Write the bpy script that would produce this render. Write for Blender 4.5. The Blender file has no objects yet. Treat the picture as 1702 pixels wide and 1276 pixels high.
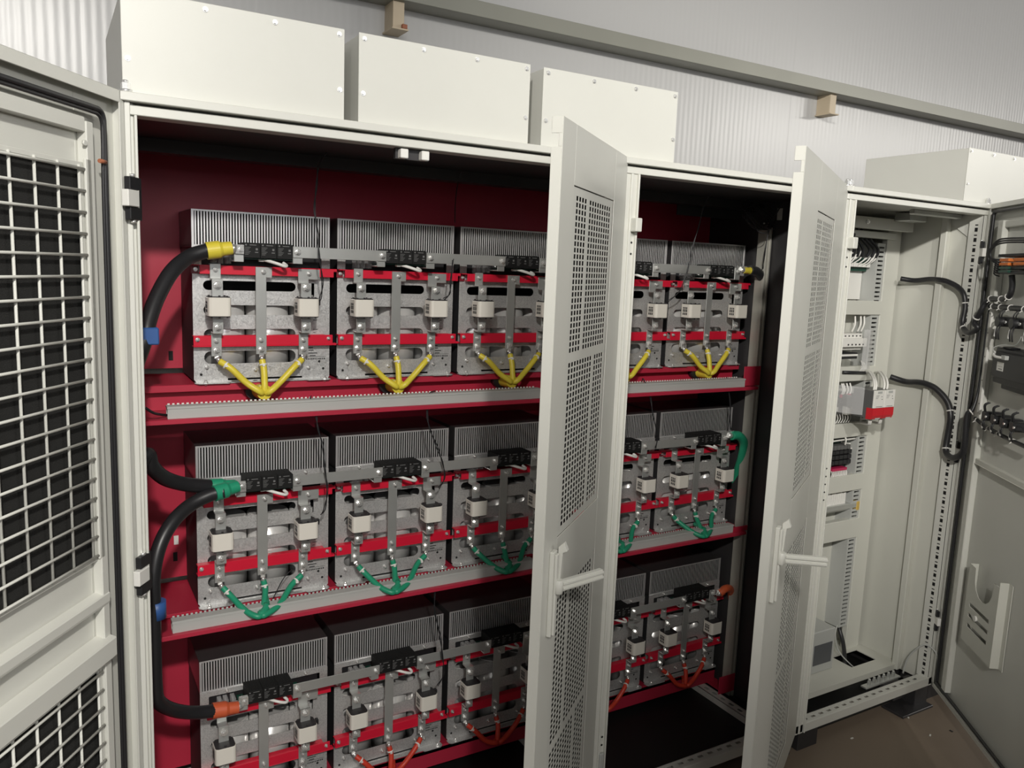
import bpy, bmesh, math, random
from mathutils import Vector, Matrix
random.seed(7)
C = bpy.context.scene.collection
SC = bpy.context.scene

# ------------------------------------------------------------------ camera
CAM = Vector((-.1643, -2.02, 1.9524)); FPX = 1329.7
PITCH, YAW, ROLL = -.1441, .5297, .0392
_f = Vector((math.sin(YAW)*math.cos(PITCH), math.cos(YAW)*math.cos(PITCH), math.sin(PITCH)))
_r = Vector((math.cos(YAW), -math.sin(YAW), 0)); _u = _r.cross(_f)
R_ = _r*math.cos(ROLL) + _u*math.sin(ROLL); U_ = -_r*math.sin(ROLL) + _u*math.cos(ROLL)
cd = bpy.data.cameras.new('camera'); cam = bpy.data.objects.new('camera', cd); C.objects.link(cam)
cd.sensor_width = 36; cd.lens = 36*FPX/1702; cd.clip_start = .05
M = Matrix((R_, U_, -_f)).transposed().to_4x4(); M.translation = CAM
cam.matrix_world = M; SC.camera = cam

# ------------------------------------------------------------------ light
SC.view_settings.view_transform = 'Standard'
try: SC.view_settings.look = 'None'
except Exception: pass
SC.view_settings.gamma = 1
SC.view_settings.use_curve_mapping = False
SC.view_settings.exposure = -.08
wd = bpy.data.worlds.new('hall_air'); SC.world = wd; wd.use_nodes = True
bg = wd.node_tree.nodes['Background']; bg.inputs[0].default_value = (1, .98, .95, 1); bg.inputs[1].default_value = .36

def ceiling_lamp(loc, sx, sy, power, target, col=(1, .965, .90)):
    ld = bpy.data.lights.new('ceiling_lamp', 'AREA'); ld.shape = 'RECTANGLE'; ld.size = sx; ld.size_y = sy
    ld.energy = power; ld.color = col
    o = bpy.data.objects.new('ceiling_lamp', ld); C.objects.link(o); o.location = loc
    o.rotation_euler = (Vector(target)-Vector(loc)).to_track_quat('-Z', 'Y').to_euler()
    return o
ceiling_lamp((-.5, -4.2, 4.05), 1.2, .25, 40, (.6, 0, 1.7))
ceiling_lamp((9.6, -4.2, 4.2), 1.6, .25, 95, (5.0, 0, 2.4))
ceiling_lamp((13.2, -4.2, 4.3), 1.6, .25, 90, (6.0, 0, 2.4))
def added_spot(loc, target, power, deg, col=(1, .965, .90)):           # added unseen spot, its cone shaped to dim the lower parts
    ld = bpy.data.lights.new('added_spot', 'SPOT'); ld.energy = power; ld.color = col; ld.spot_size = math.radians(deg); ld.spot_blend = 1; ld.shadow_soft_size = .10
    o = bpy.data.objects.new('added_spot', ld); C.objects.link(o); o.location = loc
    o.rotation_euler = (Vector(target)-Vector(loc)).to_track_quat('-Z', 'Y').to_euler(); return o
added_spot((-.45, -4.2, 4.05), (-.80, 0, 1.70), 740, 58)
added_spot((-2.0, -4.2, 4.05), (3.0, 0, 2.40), 1080, 43)
added_spot((1.0, -4.2, 4.05), (2.6, 0, 2.3), 330, 50)
def added_fill(loc, sx, sy, power, target, col=(.97, .98, 1.0)):      # unseen soft light added behind the camera as fill
    o = ceiling_lamp(loc, sx, sy, power, target, col); o.name = o.data.name = 'added_fill'; return o
added_fill((1.0, -8.9, 3.7), 9, 2.2, 170, (1.0, 0, 3.7))

# ------------------------------------------------------------------ materials
def mat(name, col, rough=.5, metal=0., bump=0., scale=200., var=0., vscale=4., spec=.5, coat=0., alpha=None, trans=0.):
    m = bpy.data.materials.new(name); m.use_nodes = True
    n = m.node_tree.nodes; l = m.node_tree.links; b = n['Principled BSDF']
    c = (col[0], col[1], col[2], 1)
    b.inputs['Base Color'].default_value = c; b.inputs['Roughness'].default_value = rough
    b.inputs['Metallic'].default_value = metal; b.inputs['Specular IOR Level'].default_value = spec
    if coat: b.inputs['Coat Weight'].default_value = coat; b.inputs['Coat Roughness'].default_value = .12
    if trans: b.inputs['Transmission Weight'].default_value = trans
    if alpha is not None: b.inputs['Alpha'].default_value = alpha
    tc = n.new('ShaderNodeTexCoord')
    if var:
        t = n.new('ShaderNodeTexNoise'); t.inputs['Scale'].default_value = vscale; t.inputs['Detail'].default_value = 5
        l.new(tc.outputs['Object'], t.inputs['Vector'])
        mx = n.new('ShaderNodeMix'); mx.data_type = 'RGBA'; mx.blend_type = 'MULTIPLY'
        rp = n.new('ShaderNodeMapRange'); rp.inputs['To Min'].default_value = 1-var; rp.inputs['To Max'].default_value = 1+var*.4
        l.new(t.outputs['Fac'], rp.inputs['Value'])
        mx.inputs[0].default_value = 1; mx.inputs[6].default_value = c
        l.new(rp.outputs[0], mx.inputs[7]); l.new(mx.outputs[2], b.inputs['Base Color'])
    if bump:
        t = n.new('ShaderNodeTexNoise'); t.inputs['Scale'].default_value = scale; t.inputs['Detail'].default_value = 3
        l.new(tc.outputs['Object'], t.inputs['Vector'])
        bp = n.new('ShaderNodeBump'); bp.inputs['Strength'].default_value = bump; bp.inputs['Distance'].default_value = .002
        l.new(t.outputs['Fac'], bp.inputs['Height']); l.new(bp.outputs[0], b.inputs['Normal'])
    return m

def spangle(name):                                 # zinc-coated sheet with its crystal pattern
    m = mat(name, (.6, .6, .6), .42, .62)
    n = m.node_tree.nodes; l = m.node_tree.links; b = n['Principled BSDF']
    tc = n.new('ShaderNodeTexCoord'); v = n.new('ShaderNodeTexVoronoi'); v.inputs['Scale'].default_value = 330
    l.new(tc.outputs['Object'], v.inputs['Vector'])
    ns = n.new('ShaderNodeTexNoise'); ns.inputs['Scale'].default_value = 300; l.new(tc.outputs['Object'], ns.inputs['Vector'])
    sp = n.new('ShaderNodeSeparateColor'); l.new(v.outputs['Color'], sp.inputs[0])
    ad = n.new('ShaderNodeMath'); ad.operation = 'MULTIPLY_ADD'; ad.inputs[1].default_value = .6; l.new(sp.outputs[0], ad.inputs[0]); l.new(ns.outputs['Fac'], ad.inputs[2])
    cr = n.new('ShaderNodeValToRGB'); cr.color_ramp.elements[0].color = (.50, .50, .50, 1); cr.color_ramp.elements[1].color = (.70, .70, .69, 1)
    cr.color_ramp.elements[0].position = .3; cr.color_ramp.elements[1].position = 1.0
    l.new(ad.outputs[0], cr.inputs[0]); l.new(cr.outputs[0], b.inputs['Base Color'])
    mr = n.new('ShaderNodeMapRange'); mr.inputs['To Min'].default_value = .3; mr.inputs['To Max'].default_value = .55
    l.new(sp.outputs[1], mr.inputs['Value']); l.new(mr.outputs[0], b.inputs['Roughness'])
    return m

def film_wall(name, col):                          # white sandwich panels, fine vertical ribs, wrinkled film
    m = mat(name, col, .3)
    n = m.node_tree.nodes; l = m.node_tree.links; b = n['Principled BSDF']
    tc = n.new('ShaderNodeTexCoord')
    w = n.new('ShaderNodeTexWave'); w.bands_direction = 'X'; w.inputs['Scale'].default_value = 9; w.inputs['Distortion'].default_value = .25
    w.inputs['Detail'].default_value = 1; l.new(tc.outputs['Object'], w.inputs['Vector'])
    mp = n.new('ShaderNodeMapping'); mp.inputs['Scale'].default_value = (7, 1, 1.6); l.new(tc.outputs['Object'], mp.inputs['Vector'])
    ns = n.new('ShaderNodeTexNoise'); ns.inputs['Scale'].default_value = 1.6; ns.inputs['Detail'].default_value = 4; l.new(mp.outputs[0], ns.inputs['Vector'])
    j = n.new('ShaderNodeTexWave'); j.bands_direction = 'X'; j.wave_profile = 'SAW'; j.inputs['Scale'].default_value = .5
    l.new(tc.outputs['Object'], j.inputs['Vector'])
    jr = n.new('ShaderNodeMapRange'); jr.inputs['From Min'].default_value = 0; jr.inputs['From Max'].default_value = .02; l.new(j.outputs['Fac'], jr.inputs['Value'])
    s1 = n.new('ShaderNodeMath'); s1.operation = 'MULTIPLY_ADD'; s1.inputs[1].default_value = .35; l.new(w.outputs['Fac'], s1.inputs[0]); l.new(ns.outputs['Fac'], s1.inputs[2])
    s2 = n.new('ShaderNodeMath'); s2.operation = 'MULTIPLY_ADD'; s2.inputs[1].default_value = .4; l.new(jr.outputs[0], s2.inputs[0]); l.new(s1.outputs[0], s2.inputs[2])
    bp = n.new('ShaderNodeBump'); bp.inputs['Strength'].default_value = .20; bp.inputs['Distance'].default_value = .006
    l.new(s2.outputs[0], bp.inputs['Height']); l.new(bp.outputs[0], b.inputs['Normal'])
    return m

G = {}
G['paint'] = mat('grey_paint', (.66, .66, .61), .38, bump=.12, scale=900, var=.05, vscale=6)
G['paint2'] = mat('grey_paint_satin', (.64, .64, .595), .42, bump=.1, scale=700, var=.06, vscale=5)
G['inner'] = mat('inner_grey_paint', (.64, .64, .58), .45, bump=.1, scale=700, var=.07, vscale=4)
G['red'] = mat('red_sheet', (.48, .026, .058), .42, var=.12, vscale=3, bump=.1, scale=500)
G['bmc'] = mat('red_moulding', (.66, .012, .040), .36, var=.06, vscale=20)
G['bmc2'] = mat('red_moulding_dark', (.20, .012, .025), .4)
G['zinc'] = spangle('galvanised_sheet')
G['alu'] = mat('aluminium', (.68, .67, .67), .34, .62, var=.08, vscale=30)
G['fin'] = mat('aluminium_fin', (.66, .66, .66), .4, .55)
G['flank'] = mat('shaded_fin_flank', (.22, .22, .23), .22, 1.)  # fin sides darkened: the shade in the gaps is in this colour
G['sink'] = mat('shaded_brushed_aluminium', (.25, .235, .24), .34, .85, var=.15, vscale=5)  # darker copy of the aluminium, shade under the shelves put into the colour
G['bus'] = mat('tinned_busbar', (.62, .63, .61), .33, .65, var=.1, vscale=25)
G['steel'] = mat('bright_screw_steel', (.90, .90, .88), .22, .75)
G['ceramic'] = mat('cream_ceramic', (.80, .765, .69), .3, var=.03, vscale=30)
G['black'] = mat('black_plastic', (.018, .018, .020), .42, bump=.1, scale=400)
G['grille'] = mat('black_block', (.011, .011, .011), .6, bump=.15, scale=300, spec=.25)
G['rubber'] = mat('black_rubber', (.020, .020, .022), .38)
G['darkmet'] = mat('dark_sheet', (.050, .048, .050), .45, .3)
G['darkbody'] = mat('dark_inner_sheet', (.03, .03, .032), .6)
G['blackfloor'] = mat('black_floor_plate', (.012, .012, .012), .55, spec=.3)
G['filter'] = mat('black_filter_foam', (.013, .013, .012), .85, bump=1., scale=500, var=.4, vscale=260)
G['hole'] = mat('hole_shadow_black', (.008, .008, .008), .8)
G['yellow'] = mat('yellow_insulation', (.76, .63, .06), .4, var=.06, vscale=30)
G['green'] = mat('green_insulation', (.02, .31, .17), .42, var=.08, vscale=30)
G['redins'] = mat('red_insulation', (.66, .055, .028), .42, var=.08, vscale=30)
G['orange'] = mat('orange_sleeve', (.60, .11, .04), .45)
G['blue'] = mat('blue_clamp', (.035, .11, .33), .45)
G['white'] = mat('white_plastic', (.80, .79, .75), .4)
G['print'] = mat('grey_print', (.16, .16, .16), .6)
G['ink'] = mat('black_ink', (.03, .03, .03), .6)
G['trunk'] = mat('grey_trunking', (.47, .48, .46), .5, var=.05, vscale=8)
G['pcb'] = mat('green_circuit_board', (.010, .065, .042), .45, var=.3, vscale=60)
G['pcbdark'] = mat('dark_circuit_board', (.012, .030, .024), .5, var=.4, vscale=80)
G['clear'] = mat('clear_cover', (.85, .85, .85), .12, alpha=.24)
G['copper'] = mat('copper_brown', (.35, .12, .06), .4)
G['cap'] = mat('capacitor_can', (.86, .85, .83), .25, .45)
G['psu_red'] = mat('red_plastic', (.62, .02, .03), .4)
G['psugrey'] = mat('grey_metal_case', (.16, .16, .16), .4, .4)
G['bluegrey'] = mat('dark_grey_sheet', (.11, .115, .125), .45, .2)
G['amber'] = mat('orange_plastic', (.75, .20, .04), .45)
G['brass'] = mat('yellow_end_clip', (.62, .42, .10), .5)
G['crimson'] = mat('pink_red_sleeve', (.50, .02, .09), .4)
G['tan'] = mat('tan_steel', (.60, .50, .36), .5, var=.15, vscale=8)
G['galv'] = mat('grey_beam_steel', (.44, .43, .38), .45, .2, var=.15, vscale=3)
G['girt'] = mat('grey_green_steel', (.29, .29, .25), .42, .15, var=.15, vscale=3)
G['floor'] = mat('concrete_floor', (.24, .187, .14), .55, var=.25, vscale=1.6, bump=.15, scale=60)
G['ceil'] = mat('ceiling_grey', (.30, .30, .30), .7)
G['blocker'] = mat('grey_blocker', (.10, .095, .085), .6)  # for the added light-blocking slab
G['wall'] = film_wall('white_film_panels', (.52, .518, .513))
G['lampgreen'] = mat('dark_green_plastic', (.02, .07, .05), .4)

# ------------------------------------------------------------------ geometry helpers
class MB:
    def __init__(s): s.v = []; s.f = []; s.sm = []; s.cuts = []
    def cut(s): s.cuts.append((len(s.v), len(s.f))); return s   # what follows is a piece of its own
    def add(s, vs, fs, smooth=False):
        o = len(s.v); s.v += [tuple(p) for p in vs]; s.f += [tuple(i+o for i in f) for f in fs]; s.sm += [smooth]*len(fs); return s
    def box(s, x0, x1, y0, y1, z0, z1, M=None):
        x0, x1 = min(x0, x1), max(x0, x1); y0, y1 = min(y0, y1), max(y0, y1); z0, z1 = min(z0, z1), max(z0, z1)
        P = [Vector(p) for p in ((x0,y0,z0),(x1,y0,z0),(x1,y1,z0),(x0,y1,z0),(x0,y0,z1),(x1,y0,z1),(x1,y1,z1),(x0,y1,z1))]
        if M is not None: P = [M @ p for p in P]
        return s.add(P, [(0,3,2,1),(4,5,6,7),(0,1,5,4),(1,2,6,5),(2,3,7,6),(3,0,4,7)])
    def cyl(s, p0, p1, r0, n=16, r1=None, smooth=True):
        p0, p1 = Vector(p0), Vector(p1); r1 = r0 if r1 is None else r1
        d = (p1-p0).normalized(); a = d.orthogonal().normalized(); b = d.cross(a)
        vs = []
        for p, r in ((p0, r0), (p1, r1)):
            vs += [p+(a*math.cos(2*math.pi*i/n)+b*math.sin(2*math.pi*i/n))*r for i in range(n)]
        s.add(vs, [(i, (i+1)%n, n+(i+1)%n, n+i) for i in range(n)], smooth)
        o = len(s.v)-2*n; s.f += [tuple(o+i for i in reversed(range(n))), tuple(o+n+i for i in range(n))]; s.sm += [False, False]
        return s
    def tube(s, pts, r, n=10, sub=6, cap=True, closed=False):
        pts = spline(pts, sub, closed) if sub > 1 else [Vector(p) for p in pts]
        m = len(pts); a = None; o = len(s.v)
        for i, p in enumerate(pts):
            d = ((pts[(i+1) % m]-pts[i-1]) if closed else (pts[min(i+1, m-1)]-pts[max(i-1, 0)]))
            d = d.normalized() if d.length > 1e-9 else Vector((0, 0, 1))
            a = d.orthogonal().normalized() if a is None else (a-d*a.dot(d)).normalized()
            b = d.cross(a); rr = r(i/(m-1)) if callable(r) else r
            s.v += [tuple(p+(a*math.cos(2*math.pi*k/n)+b*math.sin(2*math.pi*k/n))*rr) for k in range(n)]
        for i in range(m if closed else m-1):
            for k in range(n):
                i2 = (i+1) % m
                s.f.append((o+i*n+k, o+i*n+(k+1)%n, o+i2*n+(k+1)%n, o+i2*n+k)); s.sm.append(True)
        if cap and not closed:
            s.f += [tuple(o+k for k in reversed(range(n))), tuple(o+(m-1)*n+k for k in range(n))]; s.sm += [False, False]
        return s
    def prism(s, poly, y0, y1, smooth=False):      # polygon in XZ extruded along Y
        n = len(poly); vs = [(x, y0, z) for x, z in poly]+[(x, y1, z) for x, z in poly]
        return s.add(vs, [tuple(range(n)), tuple(reversed(range(n, 2*n)))]+[(i, n+i, n+(i+1)%n, (i+1)%n) for i in range(n)], smooth)
    def prism_x(s, poly, x0, x1):                  # polygon in YZ extruded along X
        n = len(poly); vs = [(x0, y, z) for y, z in poly]+[(x1, y, z) for y, z in poly]
        return s.add(vs, [tuple(range(n)), tuple(reversed(range(n, 2*n)))]+[(i, n+i, n+(i+1)%n, (i+1)%n) for i in range(n)])
    def prism_z(s, poly, z0, z1, smooth=False):
        n = len(poly); vs = [(x, y, z0) for x, y in poly]+[(x, y, z1) for x, y in poly]
        return s.add(vs, [tuple(range(n)), tuple(reversed(range(n, 2*n)))]+[(i, n+i, n+(i+1)%n, (i+1)%n) for i in range(n)], smooth)
    def grid(s, xs, zs, hole, y0, y1):             # perforated sheet: cells between the lines xs, zs; hole(i,j) leaves one out
        nx, nz = len(xs)-1, len(zs)-1; idx = {}
        def V(i, j, k):
            if (i, j, k) not in idx: idx[(i, j, k)] = len(s.v); s.v.append((xs[i], (y0, y1)[k], zs[j]))
            return idx[(i, j, k)]
        H = [[hole(i, j) for j in range(nz)] for i in range(nx)]
        out = lambda i, j: i < 0 or j < 0 or i >= nx or j >= nz or H[i][j]
        def F(*q): s.f.append(q); s.sm.append(False)
        for i in range(nx):
            for j in range(nz):
                if H[i][j]: continue
                F(V(i,j,0), V(i+1,j,0), V(i+1,j+1,0), V(i,j+1,0)); F(V(i,j,1), V(i,j+1,1), V(i+1,j+1,1), V(i+1,j,1))
                if out(i-1, j): F(V(i,j,0), V(i,j+1,0), V(i,j+1,1), V(i,j,1))
                if out(i+1, j): F(V(i+1,j,0), V(i+1,j,1), V(i+1,j+1,1), V(i+1,j+1,0))
                if out(i, j-1): F(V(i,j,0), V(i,j,1), V(i+1,j,1), V(i+1,j,0))
                if out(i, j+1): F(V(i,j+1,0), V(i+1,j+1,0), V(i+1,j+1,1), V(i,j+1,1))
        return s
    def bounds(s):
        return [(min(p[k] for p in s.v), max(p[k] for p in s.v)) for k in range(3)]
    def build(s, name, m, parent=None, bevel=0, origin=None, seg=1, rot=None):
        """links the collected shapes as ONE mesh object; points are world points unless the parent is rotated (then parent-local)"""
        if origin is None:
            if parent is None:
                b = s.bounds(); origin = Vector(((b[0][0]+b[0][1])/2, (b[1][0]+b[1][1])/2, b[2][0]))
            else: origin = Vector(parent.get('_o', (0, 0, 0)))
        origin = Vector(origin)
        if s.cuts:
            C_ = sorted(set([(0, 0)]+s.cuts+[(len(s.v), len(s.f))])); out = None
            for (va, fa), (vb, fb) in zip(C_, C_[1:]):
                if vb == va: continue
                p = MB(); p.v = s.v[va:vb]; p.f = [tuple(i-va for i in f) for f in s.f[fa:fb]]; p.sm = s.sm[fa:fb]
                out = p.build(name, m, parent, bevel, origin if parent is not None else None)
            return out
        me = bpy.data.meshes.new(name); me.from_pydata([Vector(p)-origin for p in s.v], [], s.f)
        for p, q in zip(me.polygons, s.sm): p.use_smooth = q
        bm = bmesh.new(); bm.from_mesh(me); bmesh.ops.recalc_face_normals(bm, faces=bm.faces)
        if bevel:
            ed = [e for e in bm.edges if len(e.link_faces) == 2 and e.calc_face_angle(0) > .6 and not (e.link_faces[0].smooth and e.link_faces[1].smooth)]
            bmesh.ops.bevel(bm, geom=ed, offset=bevel, segments=seg, affect='EDGES', profile=.5, clamp_overlap=True)
        bm.to_mesh(me); bm.free()
        mm = m if isinstance(m, bpy.types.Material) else G[m]; me.materials.append(mm)
        o = bpy.data.objects.new(name, me); C.objects.link(o)
        if parent is not None: o.parent = parent
        else: o.location = origin
        return o

def spline(P, sub=6, closed=False):
    P = [Vector(p) for p in P]; out = []; n = len(P)
    if n < 3 and not closed: return P
    for i in range(n if closed else n-1):
        if closed: a, b, c, d = P[i-1], P[i], P[(i+1) % n], P[(i+2) % n]
        else: a, b, c, d = P[max(i-1, 0)], P[i], P[i+1], P[min(i+2, n-1)]
        for k in range(sub):
            t = k/sub
            out.append(.5*((2*b)+(c-a)*t+(2*a-5*b+4*c-d)*t*t+(3*b-a-3*c+d)*t**3))
    if not closed: out.append(P[-1])
    return out

def sheet(name, outer, holes, y0, y1, m, parent, bevel=0):
    """flat cut sheet: outline and cut-outs given in (x, z), thickness y0..y1, in parent-local coordinates"""
    cu = bpy.data.curves.new('t', 'CURVE'); cu.dimensions = '2D'; cu.fill_mode = 'BOTH'; cu.extrude = abs(y1-y0)/2
    for pl in [outer]+holes:
        sp = cu.splines.new('POLY'); sp.points.add(len(pl)-1); sp.use_cyclic_u = True
        for p, (x, z) in zip(sp.points, pl): p.co = (x, z, 0, 1)
    o = bpy.data.objects.new('t', cu); C.objects.link(o); bpy.context.view_layer.update()
    me = bpy.data.meshes.new_from_object(o.evaluated_get(bpy.context.evaluated_depsgraph_get()))
    bpy.data.objects.remove(o); bpy.data.curves.remove(cu)
    me.name = name; me.transform(Matrix(((1,0,0,0),(0,0,-1,(y0+y1)/2),(0,1,0,0),(0,0,0,1))))
    me.materials.clear(); me.materials.append(G[m])
    ob = bpy.data.objects.new(name, me); C.objects.link(ob); ob.parent = parent
    return ob

def slot(x0, x1, z0, z1, n=7):                     # rounded-end slot outline
    r = abs(z1-z0)/2; zc = (z0+z1)/2; P = []
    for i in range(n+1):
        t = -math.pi/2+math.pi*i/n; P.append((x1-r+r*math.cos(t), zc+r*math.sin(t)))
    for i in range(n+1):
        t = math.pi/2+math.pi*i/n; P.append((x0+r+r*math.cos(t), zc+r*math.sin(t)))
    return P
def rect(x0, x1, z0, z1): return [(x0, z0), (x1, z0), (x1, z1), (x0, z1)]
def rrect(x0, x1, z0, z1, r, n=4):
    P = []
    for cx, cz, a in ((x1-r, z0+r, -90), (x1-r, z1-r, 0), (x0+r, z1-r, 90), (x0+r, z0+r, 180)):
        for i in range(n+1):
            t = math.radians(a+90*i/n); P.append((cx+r*math.cos(t), cz+r*math.sin(t)))
    return P

def tag(o, label, cat, group=None, kind=None):
    if label: o['label'] = label
    if cat: o['category'] = cat
    if group: o['group'] = group
    if kind: o['kind'] = kind
    return o
def empty(name, loc, rz=0):
    o = bpy.data.objects.new(name, None); C.objects.link(o); o.location = loc; o.rotation_euler = (0, 0, rz)
    o.empty_display_size = .05; return o
def thing(name, label, cat, loc, group=None, rz=0, local=False):
    o = empty(name, loc, rz); tag(o, label, cat, group)
    if not local: o['_o'] = tuple(loc)             # parts given in world points
    return o
KIDS = {}
def children(o): return [c for c in bpy.data.objects if c.parent == o]
def copy_tree(o, parent=None):
    c = o.copy(); C.objects.link(c)
    if parent is not None: c.parent = parent
    for ch in KIDS.get(o.name, []): copy_tree(ch, c)
    return c
def index_kids():
    KIDS.clear()
    for o in bpy.data.objects:
        if o.parent: KIDS.setdefault(o.parent.name, []).append(o)
def structure(mb, name, m): return tag(mb.build(name, m), None, None, kind='structure')

def at(px, py, Y):                                 # the point of the plane y = Y that photo pixel (px, py) sees
    d = _f+R_*((px-851)/FPX)+U_*((638-py)/FPX); return CAM+d*((Y-CAM.y)/d.y)
def atx(px, py, X):                                # the same for the plane x = X
    d = _f+R_*((px-851)/FPX)+U_*((638-py)/FPX); return CAM+d*((X-CAM.x)/d.x)
def atv(px, py, p0, ang, off=0):                   # the same for a vertical plane through p0 in direction ang, moved off along its local y
    dr = Vector((math.cos(ang), math.sin(ang), 0)); nn = Vector((-dr.y, dr.x, 0))
    d = _f+R_*((px-851)/FPX)+U_*((638-py)/FPX); p = Vector((p0[0], p0[1], 0))+nn*off
    P = CAM+d*((p-CAM).dot(nn)/d.dot(nn)); return ((P-p).dot(dr), off, P.z)
WORD = ['first', 'second', 'third', 'fourth', 'fifth', 'sixth', 'seventh']

# ------------------------------------------------------------------ the setting
YW = 1.5
structure(MB().box(-7, 12, -9, 2.2, -.1, 0), 'floor', 'floor')
structure(MB().box(-7, 12, YW, YW+.1, 0, 6), 'wall_back', 'wall')
structure(MB().box(-7, 12, -9, 2.2, 6, 6.1), 'ceiling', 'ceil')
structure(MB().box(.55, 12, -3.15, -3.05, 0, 2.55), 'light_blocker', 'blocker')   # unseen low slab added to keep light off the lower right

# steel girt along the wall with two stubs under it
g = MB().box(-6.5, 12, YW-.12, YW, 3.068, 3.074).box(-6.5, 12, YW-.126, YW-.12, 3.068, 3.135).box(-6.5, 12, YW-.12, YW-.10, 3.129, 3.135)
tag(g.build('wall_beam', 'girt', bevel=.001), 'long grey steel beam running along the white panelled wall', 'beam')
for i, x in enumerate((1.20, 4.02)):
    t = thing('beam_stub', ['tan steel stub under the wall beam above the gap between two top boxes',
                            'tan steel stub under the wall beam above the narrow perforated door'][i], 'bracket', (x, YW-.06, 2.97), 'stubs under the wall beam')
    m = MB().box(x-.026, x+.026, YW-.100, YW-.095, 2.955, 3.068).box(x+.021, x+.026, YW-.095, YW, 2.955, 3.068).box(x-.026, x-.021, YW-.095, YW, 2.955, 3.068)
    m.build('web', 'tan', t, bevel=.001)
    MB().box(x-.036, x+.040, YW-.118, YW, 2.948, 2.955).build('foot_plate', 'tan', t, bevel=.001)
    if i == 0: MB().box(x+.012, x+.036, YW-.115, YW-.1005, 2.9555, 2.975).build('rust_clip', 'copper', t, bevel=.002)

# ------------------------------------------------------------------ power cabinet (two bays)
H = 2.3
cab = thing('power_cabinet', 'wide two-bay light grey cabinet with a dark red interior full of modules', 'cabinet', (0, 0, 0))
fr = MB()
fr.box(-.02, 2.433, -.022, .80, 2.281, H)                          # roof skin
fr.box(0, 2.433, -.004, .05, 2.2544, 2.276)                        # lintel
fr.box(0, 2.433, .05, .80, 2.262, 2.281)
fr.box(-.02, .020, .004, .06, .10, 2.281)                          # left post: stepped profile
fr.box(.0, .012, -.012, .05, .10, 2.281); fr.box(.020, .0264, -.006, .06, .10, 2.2544)
fr.box(1.354, 1.446, 0, .05, .10, 2.2544); fr.box(1.4400, 1.446, -.010, .05, .10, 2.2544); fr.box(1.415, 1.424, -.006, 0, .10, 2.2544)
fr.box(2.387, 2.433, 0, .05, .10, 2.2544)
fr.box(0, 2.433, 0, .012, .095, .135)
fr.build('frame', 'paint', cab, bevel=.0015)
MB().box(-.02, -.015, .05, .80, .10, 2.281).box(-.02, 2.433, .795, .80, .10, 2.281).build('side_panel', 'paint2', cab)
MB().box(-.02, 2.433, .06, .80, .095, .10).build('floor_plate', 'blackfloor', cab)
MB().box(-.0, 2.433, .05, .795, 2.2605, 2.262).box(.03, 2.40, .40, .46, 2.225, 2.260).build('roof_liner', 'darkmet', cab)
bs = MB()
for x0, x1 in ((.0, .10), (1.35, 1.45), (2.33, 2.433)): bs.cut().box(x0, x1, .02, .12, 0, .095).cut().box(x0, x1, .68, .78, 0, .095)
bs.build('foot', 'darkmet', cab)
# red mounting panels at the back and their stiffening folds
rp = MB()
for z0, z1 in ((1.595, 2.255), (.90, 1.487), (.22, .80)): rp.box(.0, 2.425, .70, .703, z0, z1)
rp.build('red_back_panel', 'red', cab)
rl = MB().box(-.014, -.012, .06, .70, .10, 2.26); rl.build('red_side_panel', 'red', cab)
nt = MB()
for zz in (1.60, .935): nt.box(.165, .178, .6985, .700, zz+.02, zz+.05)
nt.build('panel_cutout', 'hole', cab)
MB().box(.168, .182, .697, .699, 1.012, 1.042).build('panel_label', 'white', cab)
# three red shelf beams
ZB = [1.581, .888, .2046]
FL = [-.080, -.016, -.090]                         # height of the lower flange under the module's foot
for k, zb in enumerate(ZB):
    b = MB(); t = .003; zf = zb+FL[k]
    b.box(.0, 2.40, .44, .70, zb-.005, zb-.002); b.box(.0, 2.40, .437, .44, min(zb-.006, max(zb-.022, zf+.004)), zb-.002)
    b.box(.0, 2.40, .472, .475, zf if k < 2 else zb-.072, zb-.005)
    if k < 2: b.box(.0, 2.40, .322, .472, zf-.003, zf); b.box(.0, 2.40, .319, .322, zf-.013, zf)
    else: b.box(.0, 2.40, .437, .440, zb-.075, zb-.006); b.box(.0, 2.40, .440, .475, zb-.075, zb-.072)
    b.box(2.36, 2.425, .34, .47, max(zf, zb-.075)-.003, max(zf, zb-.075)); b.box(2.33, 2.425, .338, .341, max(zf, zb-.075)-.003, zb+.004)
    b.build('shelf_beam', 'red', cab, bevel=.001)
# partition side: upright and front sheet of the right-hand side
MB().box(2.405, 2.433, .345, .352, .10, 2.16).box(2.405, 2.412, .352, .395, .10, 2.16).box(2.418, 2.428, .34, .346, .10, 2.16).build('upright', 'galv', cab, bevel=.001)
MB().box(2.425, 2.431, .05, .255, .10, 2.105).build('partition_sheet', 'bluegrey', cab)
MB().box(2.428, 2.433, .40, .795, .10, 2.25).build('partition_back_sheet', 'darkmet', cab)
ts = MB(); xs = [2.05+.012*i for i in range(30)]
MB().box(2.05, 2.41, .50, .503, 2.19, 2.235).build('perforated_strip', 'darkmet', cab)
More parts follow.
